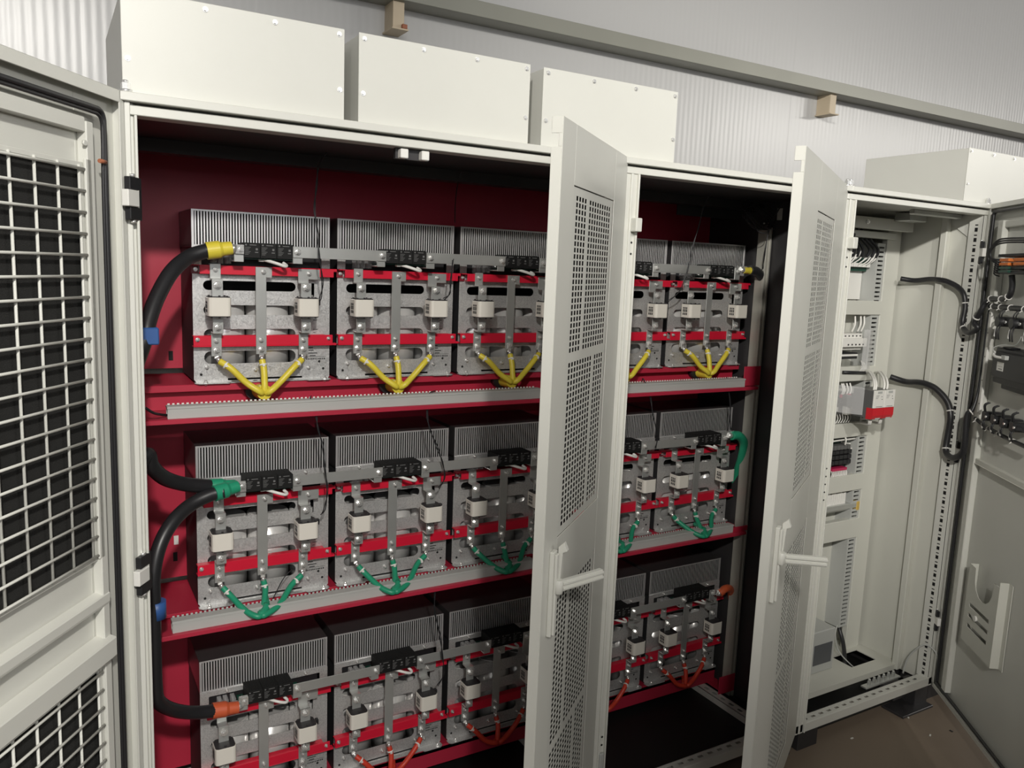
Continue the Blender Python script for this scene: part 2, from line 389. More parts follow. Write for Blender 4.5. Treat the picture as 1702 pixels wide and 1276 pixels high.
# perforated bottom rails
def perfrail_x(x0, x1, y0, y1, z0, z1, pitch, name, parent, m='paint2'):
    ed = [x0]; x = x0+.03
    while x < x1-.05: ed += [x, x+pitch*.5]; x += pitch
    ed.append(x1); yc = (y0+y1)/2; ys = [y0, yc-.006, yc+.006, y1]
    b = MB().grid(ed, ys, lambda i, j: j == 1 and i % 2 == 1, 0, .002)
    b.v = [(p[0], p[2], z1-p[1]) for p in b.v]
    b.box(x0, x1, y0, y0+.002, z0, z1).box(x0, x1, y1-.002, y1, z0, z1)
    return b.build(name, m, parent)
def perfrail_y(x0, x1, y0, y1, z0, z1, pitch, name, parent, m='paint2'):
    ed = [y0]; y = y0+.03
    while y < y1-.05: ed += [y, y+pitch*.5]; y += pitch
    ed.append(y1); xc = (x0+x1)/2; xs_ = [x0, xc-.007, xc+.007, x1]
    b = MB().grid(xs_, ed, lambda i, j: i == 1 and j % 2 == 1, 0, .002)
    b.v = [(p[0], p[2], z1-p[1]) for p in b.v]
    b.box(x0, x0+.002, y0, y1, z0, z1).box(x1-.002, x1, y0, y1, z0, z1)
    return b.build(name, m, parent)
perfrail_x(.03, 1.36, .010, .055, .101, .130, .05, 'bottom_rail', cab)
perfrail_x(1.446, 2.40, .010, .055, .101, .130, .05, 'bottom_rail', cab)
perfrail_y(2.30, 2.345, .06, .55, .101, .130, .05, 'bottom_rail', cab)
perfrail_y(1.39, 1.435, .06, .60, .101, .130, .05, 'bottom_rail', cab)
# roof lifting nuts, latch keepers
def lifting_nut(x, y, parent):
    n = MB().cyl((x, y, H), (x, y, H+.006), .014, 16).cyl((x, y, H+.006), (x, y, H+.020), .010, 6, smooth=False).cyl((x, y, H+.020), (x, y, H+.026), .006, 12)
    return n.build('lifting_bolt', 'steel', parent)
lifting_nut(.005, -.004, cab); lifting_nut(2.425, -.0, cab)
k = MB()
for x in (.665, .725): k.cut().box(x-.011, x+.011, -.001, .022, 2.226, 2.250)
k.build('latch_keeper', 'white', cab, bevel=.002)
MB().box(.648, .742, .022, .035, 2.226, 2.2540).build('latch_keeper_bracket', 'darkmet', cab)
def keeper(x, z, parent):
    MB().box(x-.012, x+.012, -.034, 0, z-.022, z+.020).build('door_keeper', 'paint', parent, bevel=.003, seg=2)
    h = MB()
    for q in (.055, .09): h.cut().cyl((x, -.0008, z-q), (x, .001, z-q), .0035, 12)
    h.build('screw_hole', 'hole', parent)
keeper(1.432, 2.10, cab)
h = MB()
for z in (.37, .34): h.cut().cyl((1.432, -.0008, z), (1.432, .001, z), .004, 12)
h.build('screw_hole', 'hole', cab)
MB().box(1.418, 1.438, -.012, 0, .255, .315).build('door_stop', 'trunk', cab, bevel=.004, seg=2)

# ------------------------------------------------------------------ doors
def door_matrix(o, p, ang): o.location = Vector(p)-Vector(o.parent.get('_o', (0, 0, 0))); o.rotation_euler = (0, 0, math.radians(ang)); o['_o'] = (0, 0, 0)

def perf_cols(s0, s1, first):
    """column lines of one perforated field; first = number of columns before the wide web"""
    n = 13; web = .022; p = (s1-s0-web)/n; ed = []; hol = set(); x = s0
    for i in range(n):
        if i == first: x += web
        if ed and abs(ed[-1]-x) < 1e-6: pass
        ed += [x, x+p*.72]; x += p
    return ed
def perf_panel(o, s0, s1, z0, z1, y0, y1, zgap, name):
    """one perforated vent sheet with its four fields, let into the door opening"""
    fields = []
    for (a, b, first) in ((zgap+.011, z1-.018, 9), (z0+.018, zgap-.011, 4)):
        ed = perf_cols(s0+.025, s1-.025, first)
        xs = [s0]+ed+[s1]
        rows = int(round((b-a)/.0160)); p = (b-a)/rows; zs = [a-.0001]
        for j in range(rows): zs += [a+j*p+.0022, a+j*p+.0022+p*.73]
        zs.append(b+.0001); fields.append((xs, zs))
    b = MB()
    for xs, zs in fields: b.grid(xs, zs, lambda i, j: i % 2 == 1 and j % 2 == 1, y0, y1)
    b.box(s0, s1, y0, y1, zgap-.011, zgap+.011); b.box(s0, s1, y0, y1, z1-.018, z1); b.box(s0, s1, y0, y1, z0, z0+.018)
    return b.build(name, 'paint2', o)
def wire_mesh(o, s0, s1, z0, z1, y, name='wire_mesh'):
    b = MB(); n = int(round((s1-s0)/.068)); 
    for i in range(n+1):
        x = s0+.01+(s1-s0-.02)*i/n; b.cyl((x, y, z0), (x, y, z1), .0030, 8)
    m_ = int(round((z1-z0)/.0437))
    for j in range(m_+1):
        z = z0+.008+(z1-z0-.016)*j/m_; b.cyl((s0, y+.005, z), (s1, y+.005, z), .0030, 8)
    return b.build(name, 'paint', o)

def perforated_door(parent, p, ang, W, s0, s1, zt, zb_, label, lever_ang, lever_tilt, L):
    """right-hung leaf, outer face = local +y side (y=0), near edge at s=W"""
    t = .028; b = MB()
    rows = [(zb_, .23), (.23, 1.105), (1.105, 1.265), (1.265, 2.157), (2.157, zt)]
    b.box(0, s0, -.002, 0, zb_, zt); b.box(s1, W, -.002, 0, zb_, zt)
    for a, c in ((zb_, .23), (1.105, 1.265), (2.157, zt)): b.box(s0, s1, -.002, 0, a, c)
    # folded edges; the near edge has a rod notch near its top
    b.box(W-.002, W, -t, -.002, zb_, 2.232); b.box(W-.002, W, -t, -.002, 2.262, zt); b.box(W-.002, W, -.010, -.002, 2.232, 2.262)
    b.box(0, .002, -t, -.002, zb_, zt); b.box(0.002, W-.002, -t, -.002, zt-.002, zt); b.box(0.002, W-.002, -t, -.002, zb_, zb_+.002)
    b.box(.002, .04, -t, -t+.002, zb_+.002, zt-.002); b.box(W-.03, W-.002, -t, -t+.002, zb_+.002, 2.225)
    o = b.build('door', 'paint', parent, bevel=.0008, origin=(0, 0, 0)); o['label'] = label
    door_matrix(o, p, ang)
    perf_panel(o, s0+.0015, s1-.0015, 1.265, 2.155, -.0036, -.0028, 1.730, 'perforated_vent')
    perf_panel(o, s0+.0015, s1-.0015, .232, 1.103, -.0036, -.0028, .648, 'perforated_vent')
    MB().box(s0-.02, s1+.02, -.022, -.016, 1.28, 2.15).box(s0-.02, s1+.02, -.022, -.016, .24, 1.09).build('air_filter', 'filter', o)
    # swing handle: tall base plate, lock flap sticking up and out, lever swung open
    hx = W-.065
    MB().box(hx-.014, hx+.014, 0, .012, 1.018, 1.245).box(hx-.009, hx+.009, .012, .019, 1.022, 1.238).build('handle_plate', 'paint', o, bevel=.0015)
    f = MB().prism_x([(.012, 1.168), (.022, 1.168), (.026, 1.238), (.038, 1.244), (.028, 1.266), (.014, 1.252)], hx-.030, hx-.013)
    f.build('handle_flap', 'paint', o, bevel=.001)
    lv = MB()
    Mx = Matrix.Translation((hx-.004, .018, 1.153)) @ Matrix.Rotation(math.radians(lever_ang), 4, 'Z') @ Matrix.Rotation(math.radians(lever_tilt), 4, 'Y')
    lv.box(-.006, L, -.012, .002, -.014, .014, Mx); lv.box(.01, L, -.016, -.012, -.010, -.003, Mx); lv.box(.01, L, -.016, -.012, .003, .010, Mx)
    lv.cyl(Mx @ Vector((0, -.005, -.018)), Mx @ Vector((0, -.005, .018)), .012, 14)
    lv.build('handle_lever', 'paint', o, bevel=.001)
    MB().cyl((hx-.019, .006, 1.025), (hx-.019, .006, 1.150), .003, 8).build('handle_rod', 'bus', o)
    MB().cyl((hx-.020, 0, 1.078), (hx-.020, .005, 1.078), .006, 12).build('screw', 'steel', o)
    return o
doorB = perforated_door(cab, (1.39, -.013, 0), 219.2, .666, .148, .557, H, .11, 'half-open leaf with square-hole vents over the left bay', 150, 0, .155)
doorC = perforated_door(cab, (2.42, -.010, 0), 211.4, .985, .285, .682, H, .11, 'half-open wide leaf with square-hole vents, right bay', 122, 4, .135)

def hinge(o, s, z, yy, up=.05):
    """black hinge block with a white leaf, in door-local coordinates"""
    b = MB()
    for a in (-1, 1):
        b.box(s-.022, s+.020, yy, yy+.014, z+a*.033-.014, z+a*.033+.014)
    b.box(s-.034, s-.022, yy-.002, yy+.010, z-.047, z+.047)
    hb = b.build('hinge', 'black', o, bevel=.0015)
    MB().box(s-.010, s+.034, yy+.002, yy+.018, z-.018, z+.018).build('hinge_leaf', 'white', hb, bevel=.0015)
    k2 = MB()
    for a in (-1, 1): k2.cut().cyl((s+.0, yy+.008, z+a*.047), (s+.0, yy+.008, z+a*.054), .006, 10)
    k2.build('hinge_pin', 'steel', hb)
    return hb

# left leaf: swung wide open, its inside shows (local +y = inside)
def left_door():
    W = .70; b = MB(); zt, zb_ = H, .11; t = .028
    b.box(0, W, -t, -t+.002, zb_, 1.0); b.v = []; b.f = []; b.sm = []
    wz = ((1.284, 2.128), (.20, 1.032)); s0, s1 = .138, .565
    b.box(0, s0, -t, -t+.002, zb_, zt); b.box(s1, W, -t, -t+.002, zb_, zt)
    for a, c in ((zb_, .20), (1.032, 1.284), (2.128, zt)): b.box(s0, s1, -t, -t+.002, a, c)
    b.box(0, .002, -t, 0, zb_, zt); b.box(W-.002, W, -t, 0, zb_, zt); b.box(0, W, -t, 0, zt-.002, zt); b.box(0, W, -t, 0, zb_, zb_+.002)
    # rolled lip
    b.box(0, .018, -.003, 0, zb_, zt); b.box(W-.018, W, -.003, 0, zb_, zt); b.box(0, W, -.003, 0, zt-.026, zt)
    o = b.build('door', 'paint', cab, bevel=.001, origin=(0, 0, 0)); o['label'] = 'wide-open leaf at left showing its wire-mesh inside'
    door_matrix(o, (0, -.012, 0), 234.7)
    # gasket: dark round-cornered seal
    pts = [(.072, -.004, .12)]
    pts += [(.072, -.004, z) for z in (.6, 1.1, 1.6, 2.05, 2.20)]
    pts += [(.074, -.004, 2.232), (.085, -.004, 2.244), (.11, -.004, 2.246), (.2, -.004, 2.246), (.4, -.004, 2.246), (.62, -.004, 2.246)]
    MB().tube(pts, .0062, 10, 6).build('gasket', 'rubber', o)
    MB().tube([(p[0]+(.010 if p[2] < 2.2 else .006), p[1]+.001, p[2]-(.0 if p[2] < 2.2 else .010)) for p in pts], .0035, 8, 6).build('gasket_lip', 'rubber', o)
    # stiffening channels and ribs
    c = MB()
    c.box(.108, .132, -t+.002, -.004, .12, 2.215); c.box(.565, .59, -t+.002, -.004, .12, 2.215)
    c.box(.132, .565, -t+.002, -.006, 2.192, 2.222)
    c.box(.118, .138, -.010, -.004, 1.284, 2.14)
    c.prism_x([(-t+.002, 1.165), (-.004, 1.171), (-.002, 1.178), (-.002, 1.198), (-t+.002, 1.204)], .108, .59)
    c.prism_x([(-t+.002, 1.040), (.006, 1.044), (.010, 1.05), (.010, 1.093), (-t+.002, 1.102)], .108, .59)
    c.build('stiffener', 'paint', o, bevel=.002)
    f = MB()
    for a, d in wz: f.grid([s0-.004, s0+.006, s1-.006, s1+.004], [a-.004, a+.006, d-.006, d+.004], lambda i, j: i == 1 and j == 1, -.016, -.012)
    f.build('mesh_frame', 'paint', o, bevel=.0008)
    for a, d in wz: wire_mesh(o, s0+.002, s1-.002, a+.002, d-.002, -.0115)
    MB().box(s0-.003, s1+.003, -t+.004, -.022, 1.287, 2.125).build('air_filter', 'filter', o)
    MB().box(s0-.003, s1+.003, -t+.004, -.022, .203, 1.029).build('air_filter', 'filter', o)
    MB().cyl((.078, .002, 2.14), (.100, .002, 2.14), .0045, 10).build('earth_stud', 'copper', o)
    MB().cyl((.140, -.006, 2.170), (.140, -.001, 2.170), .006, 6).build('nut', 'paint', o)
    for z in (2.072, 1.196): hinge(o, -.004, z, .004)
    return o
doorA = left_door()

# ------------------------------------------------------------------ top boxes
def top_box(x0, x1, label):
    t = thing('top_box', label, 'box', ((x0+x1)/2, .25, H), 'cover boxes on the cabinet roofs')
    zt = 2.521
    MB().box(x0+.002, x1-.002, .012, .50, H, zt-.002).build('shell', 'paint2', t, bevel=.002)
    MB().box(x0, x1, .008, .011, H+.0005, zt).build('front_cover', 'paint', t, bevel=.001)
    pos = [(x0+.012, H+.075), (x1-.012, H+.075)]+[(x0+.014+(x1-x0-.028)*q, zt-.014) for q in (0, .34, .67, 1)]
    s = MB()
    for x, z in pos: s.cut().cyl((x, .008, z), (x, .006, z), .0062, 14).cyl((x, .006, z), (x, .002, z), .0045, 6, smooth=False)
    s.build('screw', 'steel', t)
    return t
top_box(0, .503, 'pale grey box on the roof over the open mesh door, leftmost of the boxes')
top_box(.540, 1.044, 'pale grey box on the roof between two others, below the first tan stub')
top_box(1.088, 1.590, 'pale grey box on the roof just behind the first perforated door')
top_box(3.180, 3.690, 'pale grey box at the right end of the roofs, its shaded side showing')

# ------------------------------------------------------------------ power modules
MW = .4045; MH = .503; MY = .454
def V(v): return MH-v                              # height from distance below the module's top
def bolt(o, u, y, v, r, name='bolt', wash=True):
    b = MB()
    if wash: b.cyl((u, y, V(v)), (u, y-.0018, V(v)), r*1.25, 18)
    b.cyl((u, y-.0018, V(v)), (u, y-.006-r*.35, V(v)), r*.82, 6 if r > .008 else 14, smooth=r <= .008)
    b.cyl((u, y-.006-r*.35, V(v)), (u, y-.009-r*.5, V(v)), r*.45, 12)
    return b.build(name, 'steel', o)
def fuse(o, u0, u1, va, vb):
    y0, y1 = -.100, -.040; c = .009
    poly = [(u0+c, y0), (u1-c, y0), (u1-c*.3, y0+c*.3), (u1, y0+c), (u1, y1-c), (u1-c, y1), (u0+c, y1), (u0, y1-c), (u0, y0+c), (u0+c*.3, y0+c*.3)]
    f = MB().prism_z(poly, V(vb), V(va)).build('fuse', 'ceramic', o, bevel=.0012)
    for z, sgn in ((V(va), 1), (V(vb), -1)):
        e = MB().prism_z([(x+(.002 if x < (u0+u1)/2 else -.002), y+(.002 if y < -.07 else -.002)) for x, y in poly], min(z, z+sgn*.0025), max(z, z+sgn*.0025))
        for x in (u0+.010, u1-.010):
            for y in (y0+.010, y1-.010): e.cyl((x, y, z+sgn*.0025), (x, y, z+sgn*.005), .003, 10)
        e.cyl(((u0+u1)/2, y0+.008, z+sgn*.0025), ((u0+u1)/2, y0+.008, z+sgn*.006), .0032, 10)
        e.build('end_plate', 'darkmet', f)
    p = MB()
    for a, h in ((.012, .004), (.020, .012), (.034, .008)):
        for q in range(3): p.box(u0-.0004, u0, y0+.018+.009*q, y0+.024+.009*q, V(va+a+.004+h*.6), V(va+a))
    p.build('print', 'ink', f)
    return f
def strap(o, parts, name='busbar'):                # thin plates (u0,u1,v0,v1,y) joined into one bent bar
    b = MB()
    for u0, u1, v0, v1, y in parts: b.box(u0, u1, y-.0035, y, V(v1), V(v0))
    return b
def make_module():
    m = empty('power_module', (0, 0, 0)); m['_o'] = (0, 0, 0)
    # heat sink: frame with open ends, fins, base plate
    D = .236; b = MB()
    b.box(0, MW, 0, D, V(.005), V(0)); b.box(0, .0075, 0, D, V(.108), V(.005)); b.box(MW-.0075, MW, 0, D, V(.108), V(.005)); b.box(0, MW, .001, D, V(.108), V(.100))
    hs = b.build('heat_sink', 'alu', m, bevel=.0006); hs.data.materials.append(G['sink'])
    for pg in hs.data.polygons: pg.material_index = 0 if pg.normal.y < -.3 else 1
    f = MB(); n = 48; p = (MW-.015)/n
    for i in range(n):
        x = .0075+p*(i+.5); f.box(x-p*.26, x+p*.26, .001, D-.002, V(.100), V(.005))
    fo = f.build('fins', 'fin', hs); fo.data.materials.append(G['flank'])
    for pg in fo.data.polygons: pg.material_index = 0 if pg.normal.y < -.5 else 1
    # body behind the face: dark side sheets and back
    s = MB().box(.002, .004, .004, .235, V(MH-.004), V(.108)).box(MW-.004, MW-.002, .004, .235, V(MH-.004), V(.108)).box(.004, MW-.004, .225, .228, V(MH-.004), V(.108)).box(.004, MW-.004, .004, .225, V(MH-.002), V(MH-.006))
    s.build('body', 'darkbody', m)
    for u in (.095, .228, .341):
        r = .0645 if u < .3 else .043
        c = MB().cyl((u, .075, V(.486)), (u, .075, V(.246)), r, 36).cyl((u, .075, V(.246)), (u, .075, V(.242)), r*.95, 36)
        c.build('capacitor', 'cap', m)
    # zinc front plate with window and four long slots
    outer = [(.0, V(.104)), (MW, V(.104)), (MW, V(.45)), (MW, V(MH-.008)), (MW-.006, V(MH)), (.008, V(MH)), (0, V(MH-.010))]
    holes = [rrect(.026, .378, V(.158), V(.120), .003)]
    for a, c in ((.202, .230), (.273, .302), (.344, .376), (.409, .447)): holes.append(slot(.029, .298, V(c), V(a)))
    holes += [rect(.345, .3555, V(.245), V(.203)), rect(.095, .318, V(.4975), V(.4915))]
    sheet('front_plate', outer, holes, -.002, 0, 'zinc', m)
    ft = MB().prism_z([(.0, -.002), (MW, -.002), (MW, -.020), (MW-.010, -.030), (.330, -.030), (.325, -.022), (.10, -.022), (.095, -.030), (.010, -.030), (0, -.020)], 0.0, .002)
    ft.build('foot_flange', 'zinc', m)
    for u in (.08, .205, .33): bolt(m, u, -.002, .110, .0048, 'screw')
    for u, v in ((.036, .457), (.176, .468), (.302, .462), (.338, .466)): bolt(m, u, -.002, v, .0052, 'screw')
    sc = MB()
    for u, v in ((.02, .478), (.385, .470), (.372, .447)): sc.cut().cyl((u, -.0022, V(v)), (u, -.001, V(v)), .004, 10)
    sc.build('screw_hole', 'hole', m)
    for u in (.030, .385):
        MB().cyl((u, -.018, .002), (u, -.018, .007), .007, 6, smooth=False).cyl((u, -.018, -.006), (u, -.018, .012), .004, 10).build('foot_bolt', 'steel', m)
    # small printed text block at the lower right and scale marks at the right edge
    p = MB(); rnd = random.Random(3)
    x = .330
    for q in range(11):
        w = rnd.uniform(.003, .0045); p.box(x, x+w, -.0023, -.002, V(.441), V(.4365)); x += .0056
    for v, a, c in ((.402, .338, .352), (.410, .338, .354), (.419, .336, .366), (.427, .342, .360)): p.box(a, c, -.0023, -.002, V(v+.003), V(v))
    p.box(.330, .395, -.0023, -.002, V(.4325), V(.4315))
    for v in (.30, .306, .316, .345, .355): p.box(.352, .352+rnd.uniform(.006, .02), -.0023, -.002, V(v+.002), V(v))
    p.build('printed_text', 'ink', m)
    # control board behind the window, black switching block with its two terminals
    MB().box(.030, .374, .012, .016, V(.157), V(.121)).build('back_board', 'black', m)
    MB().box(.108, .300, -.070, -.002, V(.1365), V(.1345)).build('circuit_board', 'pcb', m)
    bl = MB().box(.128, .1745, -.079, -.010, V(.1325), V(.0905)).box(.1755, .2215, -.079, -.010, V(.1325), V(.0905)).box(.2225, .269, -.079, -.010, V(.1325), V(.0905))
    for i in range(30): bl.box(.130+i*.0046, .1325+i*.0046, -.074, -.012, V(.0905), V(.089))
    blk = bl.build('switching_block', 'grille', m, bevel=.0006)
    pr = MB()
    for q in range(3):
        a = .128+.0472*q
        pr.cyl((a+.007, -.0793, V(.0955)), (a+.007, -.079, V(.0955)), .0025, 12)
        pr.box(a+.017, a+.036, -.0793, -.079, V(.0967), V(.0947))
        for i, v in enumerate((.102, .106, .110, .114, .118, .122)): pr.box(a+.004, a+.020-(i % 3)*.003, -.0793, -.079, V(v+.0012), V(v))
        pr.box(a+.034, a+.040, -.0793, -.079, V(.1105), V(.1045)); pr.box(a+.032, a+.041, -.0793, -.079, V(.1175), V(.1150))
    pr.build('printed_label', 'print', blk)
    for u0, u1, ub in ((.1005, .1275, .117), (.2675, .2965, .281)):
        t = MB().box(u0, u1, -.084, -.080, V(.143), V(.097)).box(u0, u1, -.084, -.02, V(.145), V(.141))
        t.build('terminal', 'bus', m, bevel=.001); 
        MB().cyl((u1-.006 if u0 < .2 else u0+.012, -.02, V(.132)), (u1-.006 if u0 < .2 else u0+.012, -.05, V(.132)), .005, 10).build('stud', 'steel', m)
        bolt(m, ub, -.0875, .111, .0085)
    cl = MB()
    for u in (.05, .068, .09): cl.cut().box(u, u+.013, -.03, .006, V(.152), V(.128))
    cl.build('clip_row', 'clear', m, bevel=.001)
    w = MB().tube([(.182, -.050, V(.136)), (.195, -.062, V(.138)), (.222, -.078, V(.146)), (.244, -.080, V(.153)), (.252, -.072, V(.151)), (.245, -.060, V(.144))], .0048, 10, 5)
    w.build('white_lead', 'white', m)
    MB().box(.176, .190, -.060, -.045, V(.1425), V(.134)).build('plug', 'white', m, bevel=.001)
    # red insulating bars: channel section, notched ends
    b = MB()
    b.box(.016, MW+.004, -.030, -.026, V(.183), V(.157)); b.box(-.004, MW+.010, -.030, -.004, V(.160), V(.157)); b.box(.016, MW-.006, -.026, -.010, V(.183), V(.180)); b.box(MW-.004, MW+.014, -.030, -.022, V(.166), V(.157))
    b.build('insulating_bar', 'bmc', m, bevel=.0008)
    MB().box(-.004, .016, -.008, -.003, V(.183), V(.160)).build('bar_end', 'bmc2', m)
    bolt(m, .008, -.008, .171, .0048, 'screw')
    b = MB()
    b.box(-.004, MW+.002, -.030, -.026, V(.391), V(.361)); b.box(-.004, MW+.006, -.030, -.002, V(.394), V(.391)); b.box(-.004, MW-.02, -.026, -.004, V(.364), V(.361)); b.box(MW, MW+.014, -.030, -.012, V(.394), V(.387))
    b.build('insulating_bar', 'bmc', m, bevel=.0008)
    bolt(m, .007, -.030, .372, .0050, 'screw'); bolt(m, MW-.012, -.030, .372, .0045, 'screw')
    # busbars
    s = strap(m, [(.043, .073, .153, .198, -.031)]); s.box(.043, .073, -.0345, -.012, V(.1565), V(.153)); s.box(.043, .073, -.0640, -.031, V(.198), V(.1945)); s.box(.043, .073, -.0640, -.0605, V(.249), V(.1945))
    s.build('busbar', 'bus', m, bevel=.0006)
    s = strap(m, [(.297, .363, .160, .191, -.031), (.297, .329, .188, .205, -.031)]); s.box(.297, .363, -.0345, -.012, V(.1635), V(.160)); s.box(.297, .329, -.0640, -.031, V(.205), V(.2015)); s.box(.297, .329, -.0640, -.0605, V(.249), V(.2015))
    s.build('busbar', 'bus', m, bevel=.0006)
    s = strap(m, [(.171, .202, .158, .417, -.031), (.202, .219, .158, .189, -.031)]); s.box(.171, .219, -.0345, -.012, V(.1615), V(.158)); s.build('busbar', 'bus', m, bevel=.0006)
    for u in (.044, .299):
        s = MB().box(u, u+.029, -.0640, -.0605, V(.352), V(.298)); s.box(u, u+.029, -.0605, -.031, V(.352), V(.3485)); s.box(u, u+.029, -.0345, -.031, V(.421), V(.3485))
        s.build('busbar', 'bus', m, bevel=.0006)
    fuse(m, .0265, .0895, .247, .300); fuse(m, .281, .344, .247, .300)
    for u, v, r, y in ((.058, .170, .0062, -.0345), (.058, .214, .0105, -.064), (.194, .173, .0062, -.0345), (.330, .174, .0062, -.0345), (.314, .216, .0105, -.064),
                    (.058, .334, .0095, -.064), (.058, .376, .0062, -.0345), (.058, .404, .0088, -.0345), (.186, .375, .0062, -.0345), (.186, .403, .0088, -.0345),
                    (.313, .334, .0095, -.064), (.313, .376, .0062, -.0345), (.313, .404, .0088, -.0345)):
        bolt(m, u, y, v, r)
    # small switch on the right-hand fuse
    MB().box(.347, .357, -.064, -.05, V(.268), V(.250)).build('micro_switch', 'black', m, bevel=.001)
    return m
proto = make_module(); index_kids()
MX = [.2028+.4286*i+(.0794 if i >= 3 else 0) for i in range(5)]
ROWN = ['top', 'middle', 'bottom']; COL = ['yellow', 'green', 'red']
MODN = ['nearest the mesh door', 'second from the left', 'third from the left, beside the perforated door', 'partly hidden behind the middle post', 'at the right end']
mods = {}
for r in range(3):
    for c in range(5):
        o = proto if (r, c) == (0, 0) else copy_tree(proto)
        o.location = (MX[c], MY, ZB[r]); mods[(r, c)] = o
        tag(o, f'finned power module in the {ROWN[r]} row, {MODN[c]}', 'power module', 'power modules on red shelf beams')

# output leads of every module: three coloured leads gathered into the shelf beam
def make_harness(colname, colmat, seed):
    rnd = random.Random(seed); o = empty('output_leads', (0, 0, 0)); o['_o'] = (0, 0, 0)
    B = ((.188, -.064, V(.527)), (.156, -.134, V(.503)), (.184, -.066, V(.520)))[seed]; rl = (.0098, .0092, .0090)[seed]; sag = (.0, .004, .006)[seed]
    ends = ((.058, .415), (.186, .413), (.313, .415))
    TAIL = [(B[0]-.003, -.020, B[2]-.005), (B[0]-.006, .022, B[2]-.006)] if seed == 0 else ([(B[0]+.008, B[1]+.004, B[2]+.002), (B[0]+.026, B[1]+.030, B[2]+.014), (B[0]+.036, -.040, B[2]+.016)] if seed == 1 else [(B[0]+.006, B[1]+.012, B[2]-.006), (B[0]+.022, B[1]+.035, B[2]+.002), (B[0]+.030, -.012, B[2]+.004)])
    for i, (u, v) in enumerate(ends):
        lug = MB().box(u-.007, u+.007, -.0385, -.0350, V(v+.012), V(v-.010)).cyl((u, -.040, V(v+.008)), (u+(.008, 0, -.008)[i], -.043, V(v+.022)), .0058, 10)
        lug.build('lug', 'steel', o)
        j = rnd.uniform(-.004, .004); ex = (B[0]-.011, B[0], B[0]+.011)[i]
        s0 = (u+(.007, 0, -.007)[i], -.043, V(v+.020))
        if i == 1: pts = [s0, (u+.001+j, -.052, V(.46)), (u+.002+(ex-u)*.5, -.052+(B[1]+.052)*.6, V(.49)), (ex, B[1]+.002, B[2]), *TAIL]
        else: pts = [s0, (u+(ex-u)*.30, -.058, V(.455+sag*.7)), (u+(ex-u)*.66, -.058+(B[1]+.058)*.7, V(.497+sag+j*.5-(.010 if seed == 1 else 0))), (ex, B[1]-.006, B[2]), *TAIL]
        MB().tube(pts, rl, 12, 7).build('lead', colmat, o)
        q = Vector(s0)+(Vector(pts[1])-Vector(s0))*.55; d = (Vector(pts[1])-Vector(s0)).normalized()
        tie = MB().cyl(q-d*.0025, q+d*.0025, rl+.0022, 14); tie.box(q.x-.004, q.x+.003, q.y-.014, q.y-.007, q.z-.003, q.z+.003)
        tie.build('cable_tie', 'white', o)
    if seed == 0:
        MB().tube([(B[0]+.001, -.062, B[2]-.002), (B[0]-.002, -.030, B[2]-.004), (B[0]-.005, .010, B[2]-.005)], .0225, 16, 4).build('wrap', colmat, o)
        MB().cyl((B[0]-.014, -.010, B[2]-.003), (B[0]-.014, .016, B[2]-.003), .030, 20).build('sleeve', 'black', o)  # solid black plug standing in for the shade in the beam hole
    else:
        MB().tube([(B[0]-.006, B[1]+.002, B[2]-.001), *TAIL[:2]], .0125, 12, 4).build('wrap', colmat, o)
    return o
hp = [make_harness(n, m, i) for i, (n, m) in enumerate((('yellow', 'yellow'), ('green', 'green'), ('red', 'redins')))]
index_kids()
for r in range(3):
    for c in range(5):
        o = hp[r] if c == 0 else copy_tree(hp[r])
        o.location = (MX[c], MY, ZB[r])
        tag(o, f'three {COL[r]} leads joining below the {ROWN[r]}-row module {MODN[c]}', 'cables', f'{COL[r]} output leads')

# flat links between neighbouring modules
for r in range(3):
    for c in range(4):
        x0, x1 = MX[c]+.281, MX[c+1]+.117; z = ZB[r]+V(.111)
        b = MB().box(x0-.014, x1+.012, MY-.0878, MY-.0842, z-.0165, z+.0165)
        tag(b.build('link_bar', 'bus', bevel=.0008), f'flat metal link bar in the {ROWN[r]} row between the {WORD[c]} and {WORD[c+1]} modules', 'busbar', 'link bars between modules')

# slotted trunking lying on the upper and middle beams
def trunking(x0, x1, zb, label):
    t = thing('cable_trunking', label, 'cable duct', ((x0+x1)/2, .35, zb), 'slotted cable trunking on the beams')
    MB().box(x0, x1, .335, .338, zb, zb+.030).box(x0, x1, .363, .366, zb, zb+.030).box(x0, x1, .338, .363, zb, zb+.003).build('channel', 'trunk', t)
    MB().prism_x([(.333, zb+.028), (.369, zb+.028), (.369, zb+.033), (.366, zb+.0345), (.336, zb+.0345), (.333, zb+.033)], x0-.001, x1+.001).build('lid', 'trunk', t)
    f = MB(); x = x0+.004
    while x < x1-.008: f.box(x, x+.0062, .3695, .371, zb+.030, zb+.0378); x += .0125
    f.build('fingers', 'white' if zb > 1 else 'trunk', t)
    return t
for r, (n1, n2) in enumerate((('upper', 'left'), ('middle', 'left'))):
    z = ZB[r]+FL[r]
    trunking(.115, 1.335, z, f'grey slotted cable trunking under the {ROWN[r]}-row modules of the left bay')
    trunking(1.40, 2.335, z, f'grey slotted cable trunking under the {ROWN[r]}-row modules of the right bay')

